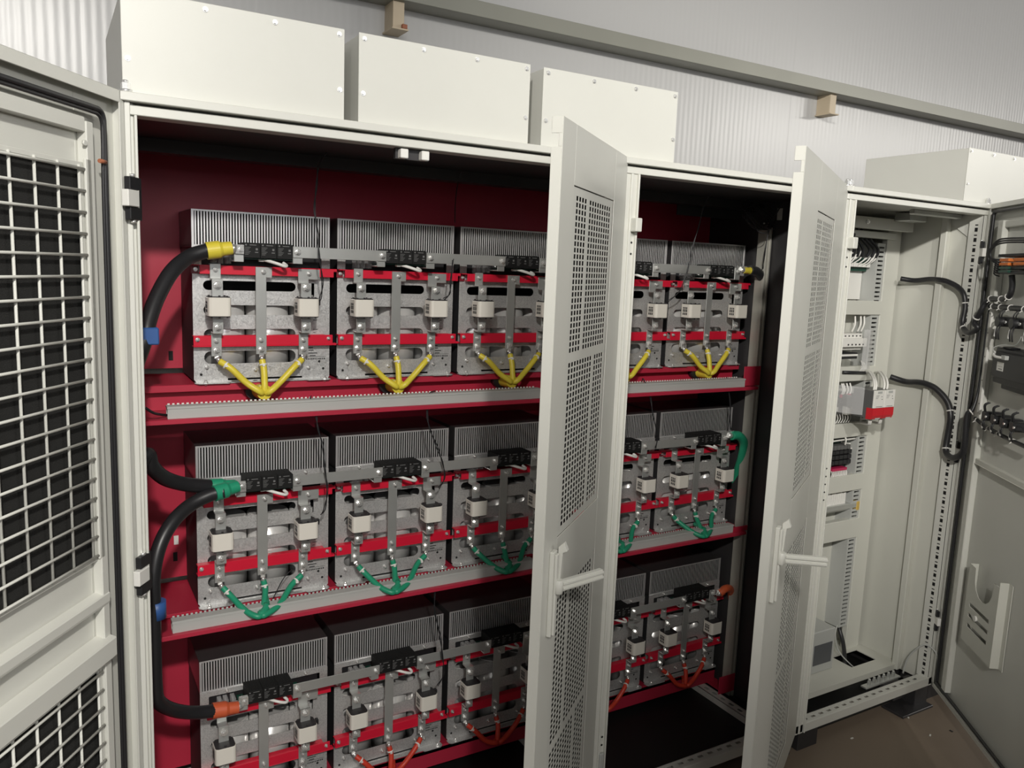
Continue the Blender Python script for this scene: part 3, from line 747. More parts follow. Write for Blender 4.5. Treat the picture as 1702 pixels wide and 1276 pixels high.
# ------------------------------------------------------------------ heavy cables
def cable(pts, r, name='power_cable', m='rubber', parent=None): return MB().tube(pts, r, 16, 8).build(name, m, parent)
def sleeve(P0, P1, r, m, parent):
    P0, P1 = Vector(P0), Vector(P1); d = (P1-P0)
    return MB().cyl(P0, P0+d*.5, r, 28, smooth=False).cyl(P0+d*.5, P0+d*.62, r, 28, r1=r*.80, smooth=False).cyl(P0+d*.62, P1, r*.80, 28, r1=r*.76, smooth=False).build('sleeve', m, parent)
def lug_end(P, Q, parent):
    P, Q = Vector(P), Vector(Q)
    MB().cyl(P, P+(Q-P)*.5, .012, 14).box(min(P.x, Q.x)+.012, max(P.x, Q.x)+.012, Q.y-.0025, Q.y+.0025, Q.z-.013, Q.z+.013).build('lug', 'steel', parent)
yc = MY-.093
t = thing('power_cable', 'thick black cable with a yellow sleeve curving down from the top row at left', 'cable', tuple(at(345, 416, yc)))
P = [at(352, 415, yc), at(338, 418, yc), at(312, 428, .35), at(285, 452, .31), at(262, 492, .27), at(248, 530, .24), at(240, 565, .22), (.012, .20, 1.62), (.008, .19, 1.50), (.010, .20, 1.40), at(244, 755, .22), at(252, 775, .24), at(275, 795, .29), at(310, 805, .33), at(352, 808, yc)]
cable(P, .0205, 'insulation', 'rubber', t)
sleeve(at(343, 417, yc), at(385, 412, yc), .0245, 'yellow', t)['label'] = 'yellow heat-shrink sleeve'
lug_end(at(384, 412, yc), at(398, 414, MY-.0905), t)
sleeve(at(347, 809, yc), at(391, 807, yc), .0235, 'green', t)['label'] = 'green heat-shrink sleeve'
lug_end(at(390, 807, yc), at(402, 810, MY-.0905), t)
t = thing('power_cable', 'thick black cable from the green sleeve down to the orange sleeve', 'cable', tuple(at(385, 822, yc-.03)))
P = [at(372, 817, yc-.03), at(350, 822, yc-.03), at(318, 838, .32), at(288, 866, .28), at(266, 905, .25), at(255, 955, .23), at(255, 1010, .22), at(256, 1080, .22), at(258, 1140, .23), at(264, 1166, .25), at(290, 1180, .30), at(325, 1184, .34), at(362, 1180, yc)]
cable(P, .0195, 'insulation', 'rubber', t)
sleeve(at(356, 820, yc-.03), at(395, 808, yc-.012), .0235, 'green', t)['label'] = 'green heat-shrink sleeve'
sleeve(at(353, 1181, yc), at(396, 1175, yc), .0235, 'orange', t)['label'] = 'orange heat-shrink sleeve'
lug_end(at(395, 1175, yc), at(406, 1165, MY-.0905), t)
q = at(248, 557, .235)
tag(MB().box(q.x-.022, q.x+.020, .20, .265, q.z-.022, q.z+.022).build('cable_clamp', 'blue', bevel=.003), 'blue clamp around the thick black cable beside the left post', 'clamp')
q = at(263, 1012, .225)
tag(MB().cyl((q.x-.004, q.y, q.z-.024), (q.x-.004, q.y, q.z+.024), .0245, 18).build('cable_tape', 'blue'), 'dark blue tape around the lower black cable beside the left post', 'tape')
t = thing('power_cable', 'thick black cable with a yellow sleeve at the right end of the top row', 'cable', tuple(at(1240, 450, yc)))
P = [at(1246, 449, yc), at(1258, 452, yc), at(1268, 466, yc+.01), at(1270, 495, yc+.02), at(1264, 530, .42), at(1254, 560, .46), at(1247, 600, .50), at(1243, 640, .52)]
cable(P, .0195, 'insulation', 'rubber', t)
sleeve(at(1259, 451, yc), at(1236, 449, yc), .0165, 'yellow', t)['label'] = 'yellow heat-shrink sleeve'
lug_end(at(1238, 449, yc), at(1222, 447, MY-.0905), t)
t = thing('power_cable', 'thick cable taped green at the right end of the middle row', 'cable', tuple(at(1220, 726, yc)))
P = [at(1216, 724, yc), at(1228, 724, yc), at(1236, 736, yc+.01), at(1233, 760, yc+.03), at(1224, 790, .44), at(1217, 825, .47), at(1212, 860, .50)]
cable(P, .0185, 'insulation', 'green', t)
lug_end(at(1216, 724, yc), at(1204, 722, MY-.0905), t)
t = thing('power_cable', 'thick cable taped red at the right end of the bottom row', 'cable', tuple(at(1195, 985, yc)))
P = [at(1196, 986, yc), at(1206, 978, yc), at(1214, 980, yc+.02), at(1216, 1000, .42), at(1212, 1040, .46), at(1208, 1080, .50)]
cable(P, .0165, 'insulation', 'orange', t)
lug_end(at(1196, 986, yc), at(1188, 984, MY-.0905), t)
tag(cable([at(1195, 885, .62), at(1196, 905, .61), at(1195, 925, .60)], .016, 'green_cable', 'green'), 'short green cable showing behind the last bottom-row module', 'cable')

# thin control wires
def wire(pts, label, r=.0016, m='black', twist=False, name='control_wire'):
    b = MB().tube(pts, r, 6, 6)
    if twist: b.tube([Vector(p)+Vector((.004*(-1)**i, 0, .004)) for i, p in enumerate(pts)], r, 6, 6)
    return tag(b.build(name, m), label, 'wire', 'thin control wires')
def ap(L): return [at(*p) for p in L]
wire(ap([(541, 256, .30), (531, 275, .33), (525, 310, .34), (524, 350, .345), (527, 390, .34), (532, 430, .335), (535, 470, .35), (534, 495, .375), (527, 503, .385)]), 'thin black wire pair hanging across the first top-row heat sink', twist=True)
wire(ap([(768, 283, .36), (761, 305, .42), (757, 335, .50), (756, 370, .53)]), 'thin dark wire against the red panel above the third top-row module')
wire(ap([(752, 432, .34), (750, 470, .35), (746, 490, .36), (738, 498, .38)]), 'short black wire at the right fuse of the second top-row module', twist=True)
wire(ap([(1181, 322, .30), (1170, 345, .33), (1160, 380, .34), (1152, 410, .34), (1143, 445, .34), (1135, 475, .345), (1124, 490, .36), (1110, 502, .38)]), 'thin black wire hanging across the last top-row heat sink', twist=True)
wire(ap([(1301, 338, .25), (1287, 362, .28), (1277, 385, .30), (1272, 420, .30), (1267, 448, .32)]), 'thin wire running from the roof to the upright in the right bay', twist=True)
wire(ap([(515, 660, .37), (519, 668, .345), (524, 690, .335), (530, 715, .33), (536, 745, .33), (541, 780, .34), (543, 815, .345), (541, 845, .36), (533, 855, .38)]), 'thin black wire pair from the trunking to the first middle-row module', twist=True)
wire(ap([(722, 651, .37), (714, 658, .345), (709, 690, .335), (716, 715, .33), (726, 745, .33), (736, 768, .34), (738, 795, .35), (730, 812, .38)]), 'thin black wire pair from the trunking to the second middle-row module', twist=True)
wire(ap([(897, 952, .37), (893, 930, .345), (887, 965, .34)]), 'short thin wire loop on the middle-row trunking by the perforated door')
wire(ap([(735, 956, .37), (727, 960, .345), (722, 985, .34), (724, 1020, .34), (731, 1060, .335), (736, 1090, .34), (737, 1120, .35), (728, 1140, .38)]), 'thin black wire pair from the trunking to the second bottom-row module', twist=True)
wire(ap([(443, 1015, .39), (456, 990, .385), (472, 960, .385), (487, 945, .40)]), 'thin dark wire rising beside the first green leads')
wire(ap([(443, 1017, .37), (470, 1012, .345), (495, 1000, .345), (517, 998, .36)]), 'thin dark red wire curving along the middle-row trunking', m='bmc2')
wire(ap([(1066, 634, .37), (1071, 632, .345), (1080, 660, .34), (1086, 690, .33), (1092, 725, .335), (1090, 745, .35)]), 'thin black wire crossing the beam right of the middle post', twist=True)
wire(ap([(1207, 628, .37), (1210, 640, .345), (1213, 670, .335), (1214, 700, .34), (1214, 715, .36)]), 'thin black wire at the last middle-row heat sink', twist=True)
wire(ap([(1187, 876, .37), (1188, 885, .345), (1190, 895, .36)]), 'short black wire at the right end of the middle-row trunking', twist=True)
wire(ap([(242, 678, .30), (255, 686, .31), (268, 689, .34), (280, 690, .365)]), 'dark cable entering the left end of the upper trunking', r=.004)
b = MB(); rnd = random.Random(5)
for i in range(13):
    c = at(1262+rnd.uniform(-6, 6), 356+rnd.uniform(-3, 10), .31+rnd.uniform(-.03, .03)); rx = rnd.uniform(.045, .080); rz = rnd.uniform(.030, .052); tl = rnd.uniform(-.5, .1)
    L = []
    for k_ in range(10):
        a = 2*math.pi*k_/10; x, z = rx*math.cos(a), rz*math.sin(a)
        L.append((c.x+x*math.cos(tl)-z*math.sin(tl), c.y+rnd.uniform(-.006, .006)+.02*math.sin(a), c.z+x*math.sin(tl)+z*math.cos(tl)))
    b.tube(L, .0018, 6, 5, closed=True)
tag(b.build('wire_coil', 'black'), 'loose coil of thin black wire hanging at the top of the right red bay', 'wire coil')

# ------------------------------------------------------------------ control cabinet (right bay) and its neighbour
X3 = 2.433; X4 = 3.36
cc = thing('control_cabinet', 'narrow light grey cabinet with a grey interior, breakers and wiring', 'cabinet', (X3, 0, 0))
f = MB()
f.box(X3, X4, -.022, .80, 2.281, H); f.box(X3, X4, -.004, .05, 2.2544, 2.276); f.box(X3, X4, .05, .80, 2.268, 2.281)
f.box(X3, 2.479, 0, .05, .10, 2.2544); f.box(2.4735, 2.479, -.010, .05, .10, 2.2544); f.box(2.445, 2.454, -.006, 0, .10, 2.2544)
f.box(3.335, X4, .0, .004, .10, 2.2544)
f.box(X3, X4, 0, .012, .095, .135)
f.build('frame', 'paint', cc, bevel=.0015)
MB().box(3.355, X4, .004, .80, .10, 2.268).box(X3, X4, .795, .80, .10, 2.268).build('side_panel', 'inner', cc)
MB().box(X3+.0005, X3+.004, .05, .80, .10, 2.268).build('partition_panel', 'darkmet', cc)
MB().box(3.325, 3.355, .155, .185, .10, 2.268).build('side_stiffener', 'inner', cc, bevel=.003)
MB().box(X3+.005, 3.354, .352, .79, .122, .127).box(X3+.005, 3.354, .168, .240, .122, .127).box(3.285, 3.354, .240, .352, .122, .127).box(X3+.005, 3.102, .240, .352, .122, .127).box(X3+.005, 3.354, .166, .168, .10, .127).build('floor_plate', 'inner', cc)
MB().box(X3, X4, .05, .79, .04, .045).build('bottom_void', 'blackfloor', cc)
# perforated right-hand front post
zs = [.10]; z = .14
while z < 2.2: zs += [z, z+.017, z+.026, z+.031]; z += .0435
zs.append(2.2544)
b = MB().grid([.004, .022, .036, .060], zs, lambda i, j: i == 1 and j % 2 == 1, 0, .0015); b.v = [(3.333-p[1], p[0], p[2]) for p in b.v]
b.box(3.333, 3.355, .060, .062, .10, 2.2544)
b.build('perforated_post', 'paint2', cc)
MB().box(3.338, 3.354, .006, .058, .10, 2.254).build('post_inner_shade', 'hole', cc)  # black block painting the shade inside the hollow post
# mounting frame: upright, cross rails, back plate
YF = .38
m = MB().box(3.235, 3.335, YF, YF+.03, .10, 2.22)
for z0, z1 in ((1.800, 1.865), (1.490, 1.560), (1.222, 1.290), (.955, 1.035), (.712, .810)): m.box(X3+.01, 3.24, YF-.002, YF+.03, z0, z1)
m.build('mounting_frame', 'inner', cc, bevel=.002)
MB().box(X3+.01, 3.325, .47, .474, .10, 2.14).build('mounting_plate', 'inner', cc)
MB().box(X3, 3.30, .30, .33, 2.185, 2.235).box(X3, 3.27, .36, .40, 2.150, 2.180).build('top_rail', 'inner', cc, bevel=.002)
MB().cyl((2.965, .30, 2.212), (2.965, .294, 2.212), .010, 16).cyl((2.965, .294, 2.212), (2.965, .288, 2.212), .006, 6).build('rail_bolt', 'steel', cc)
perfrail_x(2.479, 3.333, .004, .055, .101, .130, .05, 'bottom_rail', cc)
MB().box(3.15, 3.30, .045, .12, .04, .095).box(3.26, 3.355, .01, .11, .0, .095).box(3.12, 3.345, -.03, .08, 0, .012).cut().box(2.48, 2.6, .02, .12, 0, .095).cut().box(2.5, 2.6, .65, .75, 0, .095).cut().box(3.2, 3.35, .65, .75, 0, .095).build('foot', 'darkmet', cc, bevel=.002)
lifting_nut(2.445, .0, cc); lifting_nut(3.345, 0, cc)
keeper(2.464, 2.095, cc)
hh = MB()
for i in range(5): hh.cut().cyl((2.466, -.0008, 1.22-.032*i), (2.466, .001, 1.22-.032*i), .0035, 12)
hh.build('screw_hole', 'hole', cc)
MB().box(3.15, 3.27, .22, .30, 2.225, 2.262).box(3.0, 3.34, .10, .13, 2.24, 2.262).build('lamp_housing', 'bus', cc, bevel=.004)
b = MB().box(2.4, 3.0, 0, .01, 0, 0); b.v = []; b.f = []; b.sm = []
b.prism_x([(.055, 2.15), (.20, 2.258), (.055, 2.258)], 3.348, 3.3545); b.build('gusset', 'paint2', cc)
# vertical slotted duct beside the upright
def slotted_duct(x0, x1, z0, z1):
    t = thing('cable_duct', 'tall grey slotted cable duct beside the upright of the control cabinet', 'cable duct', ((x0+x1)/2, .42, z0))
    zs = [z0]; z = z0+.012
    while z < z1-.02: zs += [z, z+.008]; z += .0205
    zs.append(z1)
    MB().grid([x0, x0+.012, x1-.010, x1], zs, lambda i, j: i == 1 and j % 2 == 1, .386, .388).box(x0, x0+.002, .388, .470, z0, z1).box(x1-.002, x1, .388, .470, z0, z1).build('slotted_wall', 'trunk', t)
    MB().box(x0+.003, x1-.003, .415, .420, z0, z1).build('duct_inner_shade', 'hole', t)  # black sheet painting the shade behind the duct slots
slotted_duct(3.175, 3.234, .25, 2.13)

# --- devices on the mounting plate
def bx(px0, py0, px1, py1, Y0, Y1):                # box seen between two photo corners, front face at depth Y0
    a, b_ = at(px0, py0, Y0), at(px1, py1, Y0); return (min(a.x, b_.x), max(a.x, b_.x), Y0, Y1, min(a.z, b_.z), max(a.z, b_.z))
x0, x1, z0, z1 = 2.93, 3.165, 1.868, 2.0
tag(MB().box(2.80, 3.172, .452, .458, 1.868, 2.02).build('cover_plate', 'white', bevel=.001), 'plain off-white plate above the upper cross rail of the control cabinet', 'plate')
t = thing('circuit_board', 'green circuit board with dark looms above the off-white plate', 'circuit board', (3.02, .45, 2.02))
MB().box(2.84, 3.17, .43, .436, 2.00, 2.06).build('board', 'pcb', t)
cb = MB(); wl = MB(); rnd = random.Random(11)
for i in range(9):
    x = 2.90+.03*i; cb.cut().box(x, x+.022, .405, .43, 2.018, 2.036)
for i in range(16):
    x = 2.90+.017*i; z = 2.03+rnd.uniform(-.01, .012)
    wl.cut().tube([(x, .415, z), (x+.01, .39, z+.02), (x+.025, .385, z+.035+rnd.uniform(0, .02))], .0032, 6, 4)
cb.build('connector', 'white', t, bevel=.001); wl.build('white_lead', 'white', t)
bl = MB()
for i in range(7):
    x = 2.95+.033*i; bl.cut().tube([(x+.02, .385, 2.065), (x+.01+rnd.uniform(-.01, .01), .375, 2.10), (x-.02, .40, 2.15), (x-.05, .43, 2.19)], .0065, 8, 5)
bl.cut().tube([(2.90, .36, 2.03), (2.915, .35, 2.08), (2.905, .36, 2.13), (2.87, .37, 2.19)], .024, 12, 5); bl.cut().tube([(2.86, .36, 1.99), (2.885, .35, 2.03), (2.90, .34, 2.08), (2.93, .35, 2.12), (2.95, .36, 2.16)], .016, 10, 5)
bl.build('black_loom', 'black', t)
ti = MB()
for x, y, z in ((2.915, .348, 2.075), (2.90, .36, 2.135), (2.89, .348, 2.03)): ti.cut().cyl((x, y, z-.003), (x, y, z+.003), .0255 if z != 2.03 else .018, 14)
ti.build('cable_tie', 'white', t)
# breakers under a clear cover
t = thing('circuit_breaker', 'white three-pole breaker below the upper cross rail', 'circuit breaker', (3.0, .42, 1.62))
MB().box(2.90, 3.095, .36, .45, 1.640, 1.715).box(2.90, 3.105, .34, .36, 1.655, 1.695).build('case', 'white', t, bevel=.002)
s = MB()
for i in range(5): s.cut().box(2.97+.026*i, 2.977+.026*i, .337, .340, 1.664, 1.670); s.cut().box(2.97+.026*i, 2.977+.026*i, .357, .360, 1.702, 1.707)
s.build('terminal_screw', 'ink', t)
MB().box(2.92, 3.06, .35, .44, 1.600, 1.628).build('lower_block', 'black', t, bevel=.002); MB().box(2.92, 3.055, .345, .350, 1.613, 1.622).build('marker_strip', 'white', t)
MB().box(2.955, 2.985, .375, .43, 1.722, 1.742).build('red_terminal', 'crimson', t, bevel=.003)
pl = [(3.07, .332), (3.11, .330), (3.15, .345), (3.172, .37), (3.178, .41)]
b = MB()
for i in range(len(pl)-1):
    (xa, ya), (xb, yb) = pl[i], pl[i+1]
    b.add([(xa, ya, 1.55), (xb, yb, 1.55), (xb, yb, 1.735), (xa, ya, 1.735), (xa, ya+.002, 1.55), (xb, yb+.002, 1.55), (xb, yb+.002, 1.735), (xa, ya+.002, 1.735)], [(0,1,2,3), (7,6,5,4), (0,4,5,1), (2,6,7,3), (1,5,6,2), (0,3,7,4)])
tag(b.build('clear_guard', 'clear'), 'bent clear plastic guard in front of the white breaker', 'guard')
t = thing('circuit_board', 'small upright green board right of the breaker guard', 'circuit board', (3.195, .44, 1.60))
MB().box(3.180, 3.212, .42, .426, 1.575, 1.675).build('board', 'pcb', t); MB().box(3.186, 3.206, .41, .42, 1.655, 1.690).box(3.184, 3.205, .412, .42, 1.572, 1.585).build('connector', 'white', t, bevel=.001)
def lead_set(L, label, r=.0042, m='white', name='white_wire'):
    for pts in L: tag(MB().tube(pts, r, 8, 5).build(name, m), label, 'wire', label)
lead_set([[(x, .40, 1.72), (x+.004, .39, 1.755), (x+.012, .40, 1.795)] for x in (2.985, 3.07, 3.11, 3.135)], 'white wire dropping from the upper cross rail to the breaker')
lead_set([[(x, .41, 1.58), (x-.02, .38, 1.555), (x-.06, .375, 1.528)] for x in (3.17, 3.182, 3.195)]+[[(2.97, .39, 1.60), (2.972, .375, 1.57), (2.96, .375, 1.54)]], 'white wire bending below the small green board')
tag(MB().cyl((3.0, .374, 1.535), (3.16, .374, 1.528), .008, 10).build('cable_grommet', 'black'), 'black oblong cable grommet on the second cross rail', 'grommet')
# power supplies
for i in range(2):
    a = 2.995+.0745*i
    t = thing('power_supply', ['white and red power supply on the third rail, left of the pair', 'white and red power supply on the third rail, right of the pair'][i], 'power supply', (a+.036, .25, 1.345), 'power supplies')
    MB().box(a, a+.072, .202, .215, 1.395, 1.475).box(a+.001, a+.071, .215, .305, 1.348, 1.474).box(a+.02, a+.05, .305, .46, 1.385, 1.43).build('case', 'psugrey' if i == 0 else 'psugrey', t, bevel=.001)
    MB().box(a, a+.072, .196, .202, 1.397, 1.476).build('front_white', 'white', t, bevel=.001)
    MB().prism_x([(.196, 1.396), (.196, 1.362), (.203, 1.346), (.23, 1.344), (.23, 1.396)], a, a+.072).build('front_red', 'psu_red', t)
    MB().box(a+.022, a+.052, .1945, .196, 1.462, 1.472).box(a+.020, a+.052, .1945, .196, 1.3475, 1.352).build('terminal', 'trunk', t)
    pr = MB().box(a+.018, a+.060, .1953, .196, 1.402, 1.404)
    for q, z in ((.050, 1.446), (.053, 1.434)): pr.box(a+q, a+q+.006, .1953, .196, z, z+.003)
    for q in range(3): pr.box(a+.012, a+.035-.004*q, .1953, .196, 1.452-.006*q, 1.4535-.006*q)
    pr.build('print', 'print', t)
lead_set([[(x, .215, 1.476), (x+.006, .218, 1.50), (x+.03, .245, 1.522), (x+.12, .33, 1.535), (x+.15, .37, 1.53)] for x in (3.012, 3.026, 3.083, 3.105)], 'white wire entering the power supplies from above', .005)
lead_set([[(x, .225, 1.346), (x+.006, .228, 1.325), (x+.02, .245, 1.313), (x+.09, .33, 1.30), (x+.11, .37, 1.29)] for x in (3.015, 3.027, 3.09, 3.10)], 'white wire leaving the power supplies below', .005)
pl = [(2.93, .37), (2.95, .30), (2.985, .24)]
b = MB()
for i in range(2):
    (xa, ya), (xb, yb) = pl[i], pl[i+1]
    b.add([(xa, ya, 1.36), (xb, yb, 1.36), (xb, yb, 1.485), (xa, ya, 1.485), (xa-.002, ya, 1.36), (xb-.002, yb, 1.36), (xb-.002, yb, 1.485), (xa-.002, ya, 1.485)], [(0,1,2,3), (7,6,5,4), (0,4,5,1), (2,6,7,3), (1,5,6,2), (0,3,7,4)])
tag(b.build('clear_guard', 'clear'), 'curved clear guard left of the power supplies', 'guard')
t = thing('relay', 'grey relay with a pale label left of the power supplies', 'relay', (3.06, .40, 1.33))
MB().box(2.93, 3.12, .385, .45, 1.335, 1.41).build('base', 'psugrey', t, bevel=.002); MB().box(3.035, 3.108, .36, .385, 1.335, 1.405).build('label_block', 'white', t, bevel=.002)
MB().box(2.965, 2.995, .375, .385, 1.352, 1.372).cut().box(3.115, 3.15, .375, .385, 1.375, 1.395).build('marker', 'white', t)
lead_set([[(x, .385, 1.425), (x+.003, .38, 1.45), (x+.001, .39, 1.48)] for x in (3.02, 3.032, 3.055, 3.078)], 'white wire with a red end above the grey relay', .004)
for x in (3.02, 3.05, 3.078): tag(MB().box(x-.008, x+.008, .375, .39, 1.414, 1.430).build('red_terminal', 'crimson', bevel=.002), 'red terminal end above the grey relay', 'terminal', 'red terminal ends')
lead_set([[(2.95+.018*i, .385, 1.335), (2.945+.018*i, .375, 1.315), (2.935+.018*i, .378, 1.295)] for i in range(9)], 'thin white wire fanning out below the grey relay', .0022)
# relay board
t = thing('relay_board', 'dark green relay board between the third and fourth rails', 'circuit board', (3.03, .44, 1.07))
MB().box(2.88, 3.195, .44, .446, 1.055, 1.20).build('board', 'pcbdark', t)
c = MB(); c2 = MB(); rnd = random.Random(4)
for i in range(6):
    for j in range(3): c.cut().box(2.985+.030*i, 3.010+.030*i, .40, .44, 1.085+.025*j, 1.105+.025*j)
for i in range(7): c2.cut().box(2.97+.024*i, 2.99+.024*i, .39, .44, 1.160, 1.182)
c.build('relay', 'black', t, bevel=.002); c2.build('capacitor_row', 'psugrey', t, bevel=.002)
MB().box(3.125, 3.15, .405, .44, 1.17, 1.185).cut().box(3.155, 3.165, .405, .44, 1.145, 1.16).cut().box(2.945, 2.955, .40, .44, 1.12, 1.155).build('connector', 'white', t)
MB().box(3.03, 3.135, .40, .44, 1.055, 1.068).cut().box(2.90, 2.955, .40, .44, 1.05, 1.075).cut().box(2.90, 2.95, .40, .44, 1.165, 1.18).build('red_connector', 'crimson', t)
lead_set([[(3.03+.0115*i, .405, 1.055), (3.02+.0115*i, .392, 1.045), (3.005+.0115*i, .385, 1.020)] for i in range(10)], 'thin white wire below the dark relay board', .003)
lead_set([[(2.91+.012*i, .40, 1.18), (2.91+.012*i, .395, 1.20), (2.912+.012*i, .40, 1.225)] for i in range(4)]+[[(2.95, .395, 1.203), (3.05, .39, 1.208), (3.17, .395, 1.207)], [(3.075, .385, 1.225), (3.08, .38, 1.21), (3.083, .385, 1.185)]], 'white wire or cord above the dark relay board', .004)
# terminal strip
t = thing('terminal_strip', 'row of pale terminal blocks between the fourth and fifth rails', 'terminal block', (3.03, .44, .87))
for i in range(20):
    a = 2.86+.0145*i; MB().box(a, a+.0125, .40, .45, .872, .940+.004*(i % 3)).build('terminal', 'white', t, bevel=.001)
MB().box(2.84, 3.18, .425, .452, .935, .955).build('wire_bed', 'black', t)
tag(MB().box(2.80, 3.215, .385, .42, .862, .888).box(2.80, 3.215, .40, .41, .850, .862).build('mounting_rail', 'bus', bevel=.002), 'bright metal mounting rail below the pale terminal blocks', 'rail')
tag(MB().box(3.215, 3.262, .384, .43, .848, .892).build('end_clamp', 'brass', bevel=.002), 'yellow clamp at the right end of the mounting rail', 'clamp')
# lower area
t = thing('panel_meter', 'grey box with a dark window at the bottom left of the control cabinet', 'meter', (2.90, .35, .128))
MB().box(2.80, 3.005, .275, .42, .128, .335).build('case', 'trunk', t, bevel=.004); MB().box(2.86, 2.985, .272, .275, .17, .27).build('window', 'bluegrey', t, bevel=.001)
tag(MB().tube([(3.205, .42, .27), (3.208, .40, .22), (3.19, .36, .17), (3.13, .30, .115), (3.10, .29, .06)], .010, 12, 6).build('black_cable', 'rubber'), 'black cable dropping from the tall duct into the floor opening', 'cable')
tag(MB().tube([(3.10, .34, .30), (3.08, .33, .25), (3.09, .31, .18), (3.14, .27, .115), (3.20, .25, .07)], .003, 8, 6).build('grey_wire', 'trunk'), 'thin grey wire running into the floor opening', 'wire')
sh = MB()
for i in range(6):
    x = 3.03+.035*i; sh.box(x, x+.018, .095, .105, .123, .142); sh.cyl((x+.008, .10, .142), (x+.008, .10, .152), .006, 8)
sh.box(3.0, 3.25, .085, .115, .115, .123)
tag(sh.build('earth_bar', 'bus', bevel=.001), 'bright earth bar with studs at the front of the cabinet floor', 'busbar')
tag(MB().tube([(3.29, .10, .12), (3.30, .09, .20), (3.31, .05, .27), (3.325, .02, .29), (3.34, -.02, .26), (3.335, -.04, .18)], .004, 8, 6).build('earth_wire', 'trunk'), 'thin grey-green wire looping from the cabinet floor to the door', 'wire')

# ------------------------------------------------------------------ right-hand door, inside showing
def right_door():
    W = .93; zt, zb_ = H, .10; t = .028; b = MB()   # local -y = inside (faces the photo)
    b.box(0, W, t-.002, t, zb_, zt); b.box(0, .002, 0, t, zb_, zt); b.box(W-.002, W, 0, t, zb_, zt); b.box(0, W, 0, t, zt-.002, zt); b.box(0, W, 0, t, zb_, zb_+.002)
    b.box(0, .020, 0, .003, zb_, zt); b.box(W-.02, W, 0, .003, zb_, zt); b.box(0, W, 0, .003, zt-.020, zt); b.box(0, W, 0, .003, zb_, zb_+.02)
    o = b.build('door', 'paint2', cc, bevel=.001, origin=(0, 0, 0)); o['label'] = 'open right-hand door showing its wired inside'
    door_matrix(o, (3.35, -.004, 0), 232.5)
    pts = [(.90, .004, .135), (.46, .004, .135), (.2, .004, .135), (.06, .004, .135), (.048, .004, .15), (.046, .004, .3), (.046, .004, 1.0), (.046, .004, 1.7), (.046, .004, 2.2), (.048, .004, 2.255), (.06, .004, 2.266), (.15, .004, 2.266), (.4, .004, 2.266), (.7, .004, 2.266)]
    MB().tube(pts, .0075, 10, 6).build('gasket', 'rubber', o)
    MB().box(.105, .150, 0.0, t-.002, .14, 2.225).box(.15, .80, .008, t-.002, 2.195, 2.222).build('door_frame', 'paint', o, bevel=.003)
    MB().box(.150, .80, .006, t-.002, 1.198, 1.222).box(.150, .80, .002, .006, 1.198, 1.202).build('stiffener', 'inner', o, bevel=.002)
    MB().box(.152, .172, -.012, -.001, 1.42, 1.872).build('cable_strip', 'white', o, bevel=.001)
    hl = MB()
    for z in (1.46, 1.56, 1.66, 1.76, 1.84): hl.cut().cyl((.162, -.0125, z), (.162, -.0115, z), .003, 10)
    hl.build('strip_hole', 'hole', o)
    # document pocket
    pk = MB()
    s0, s1, zz0, zz1 = .262, .530, .455, .79
    outer = [(s0, zz0), (s1, zz0), (s1, zz1)]
    for i in range(9):
        a = math.pi*i/8; outer.append((.402+.066*math.cos(a)*1.25, zz1-.115*math.sin(a)**.7))
    outer += [(s0, zz1)]
    sl = []
    for k_ in range(3):
        z = .625-.045*k_; sl.append([(.302, z-.008), (.478, z-.008), (.478, z+.008), (.302, z+.008)])
    sheet('document_pocket', outer, sl, -.012, -.010, 'inner', o)
    MB().box(s1-.001, s1+.001, -.012, .024, zz0, zz1+.02).box(s1, s1+.03, .021, .024, zz0, zz1+.02).box(s0-.001, s0+.001, -.012, .024, zz0, zz1).box(s0, s1, -.012, .024, zz0-.001, zz0+.001).build('pocket_side', 'inner', o)
    MB().cyl((.375, -.012, .592), (.375, -.020, .592), .012, 14).build('pocket_clip', 'white', o)
    for z in (2.096, 1.215, .42): 
        hb = hinge(o, .0, z, -.020)
    return o
doorD = right_door()
ang = math.radians(232.5); dd = Vector((math.cos(ang), math.sin(ang), 0)); dn = Vector((-dd.y, dd.x, 0))
def DW(s, off, z): return Vector((3.35, -.004, 0))+dd*s+dn*off+Vector((0, 0, z))   # door inside: off < 0 is toward the photo
MD = Matrix(((dd.x, dn.x, 0, 3.35), (dd.y, dn.y, 0, -.004), (0, 0, 1, 0), (0, 0, 0, 1)))
def dthing(name, label, cat, s, z, group=None):
    o = thing(name, label, cat, DW(s, 0, z), group); return o
def dbox(b, s0, s1, y0, y1, z0, z1): return b.box(s0, s1, y0, y1, z0, z1, MD)
# terminal set with orange blocks
t = dthing('door_terminal_set', 'black and orange terminal set with looped wires near the top of the right door', 'terminal block', .30, 1.99)
b = MB()
for i, z in enumerate((2.070, 2.022, 2.004)): b.cut(); dbox(b, 0.255, 0.585, -.050, .024, z, z+.012)
b.build('black_body', 'black', t, bevel=.002)
b = MB()
for z in (2.052, 2.036): b.cut(); dbox(b, 0.29, 0.365, -.058, -.02, z, z+.012); b.cut(); dbox(b, 0.405, 0.525, -.058, -.02, z, z+.012)
b.build('orange_block', 'amber', t, bevel=.002)
b = MB()
for z in (2.022, 2.008): b.cut(); dbox(b, 0.295, 0.375, -.060, -.02, z, z+.010)
b.build('green_block', 'lampgreen', t, bevel=.002)
b = MB()
for k_ in range(3): b.cut().tube([DW(0.285, -.05, 2.058-.012*k_), DW(0.25-.008*k_, -.07, 2.065), DW(0.245-.006*k_, -.075, 2.095), DW(0.28, -.07, 2.118+.008*k_), DW(0.345, -.06, 2.125+.008*k_), DW(0.465, -.05, 2.122+.008*k_)], .0035, 8, 6)
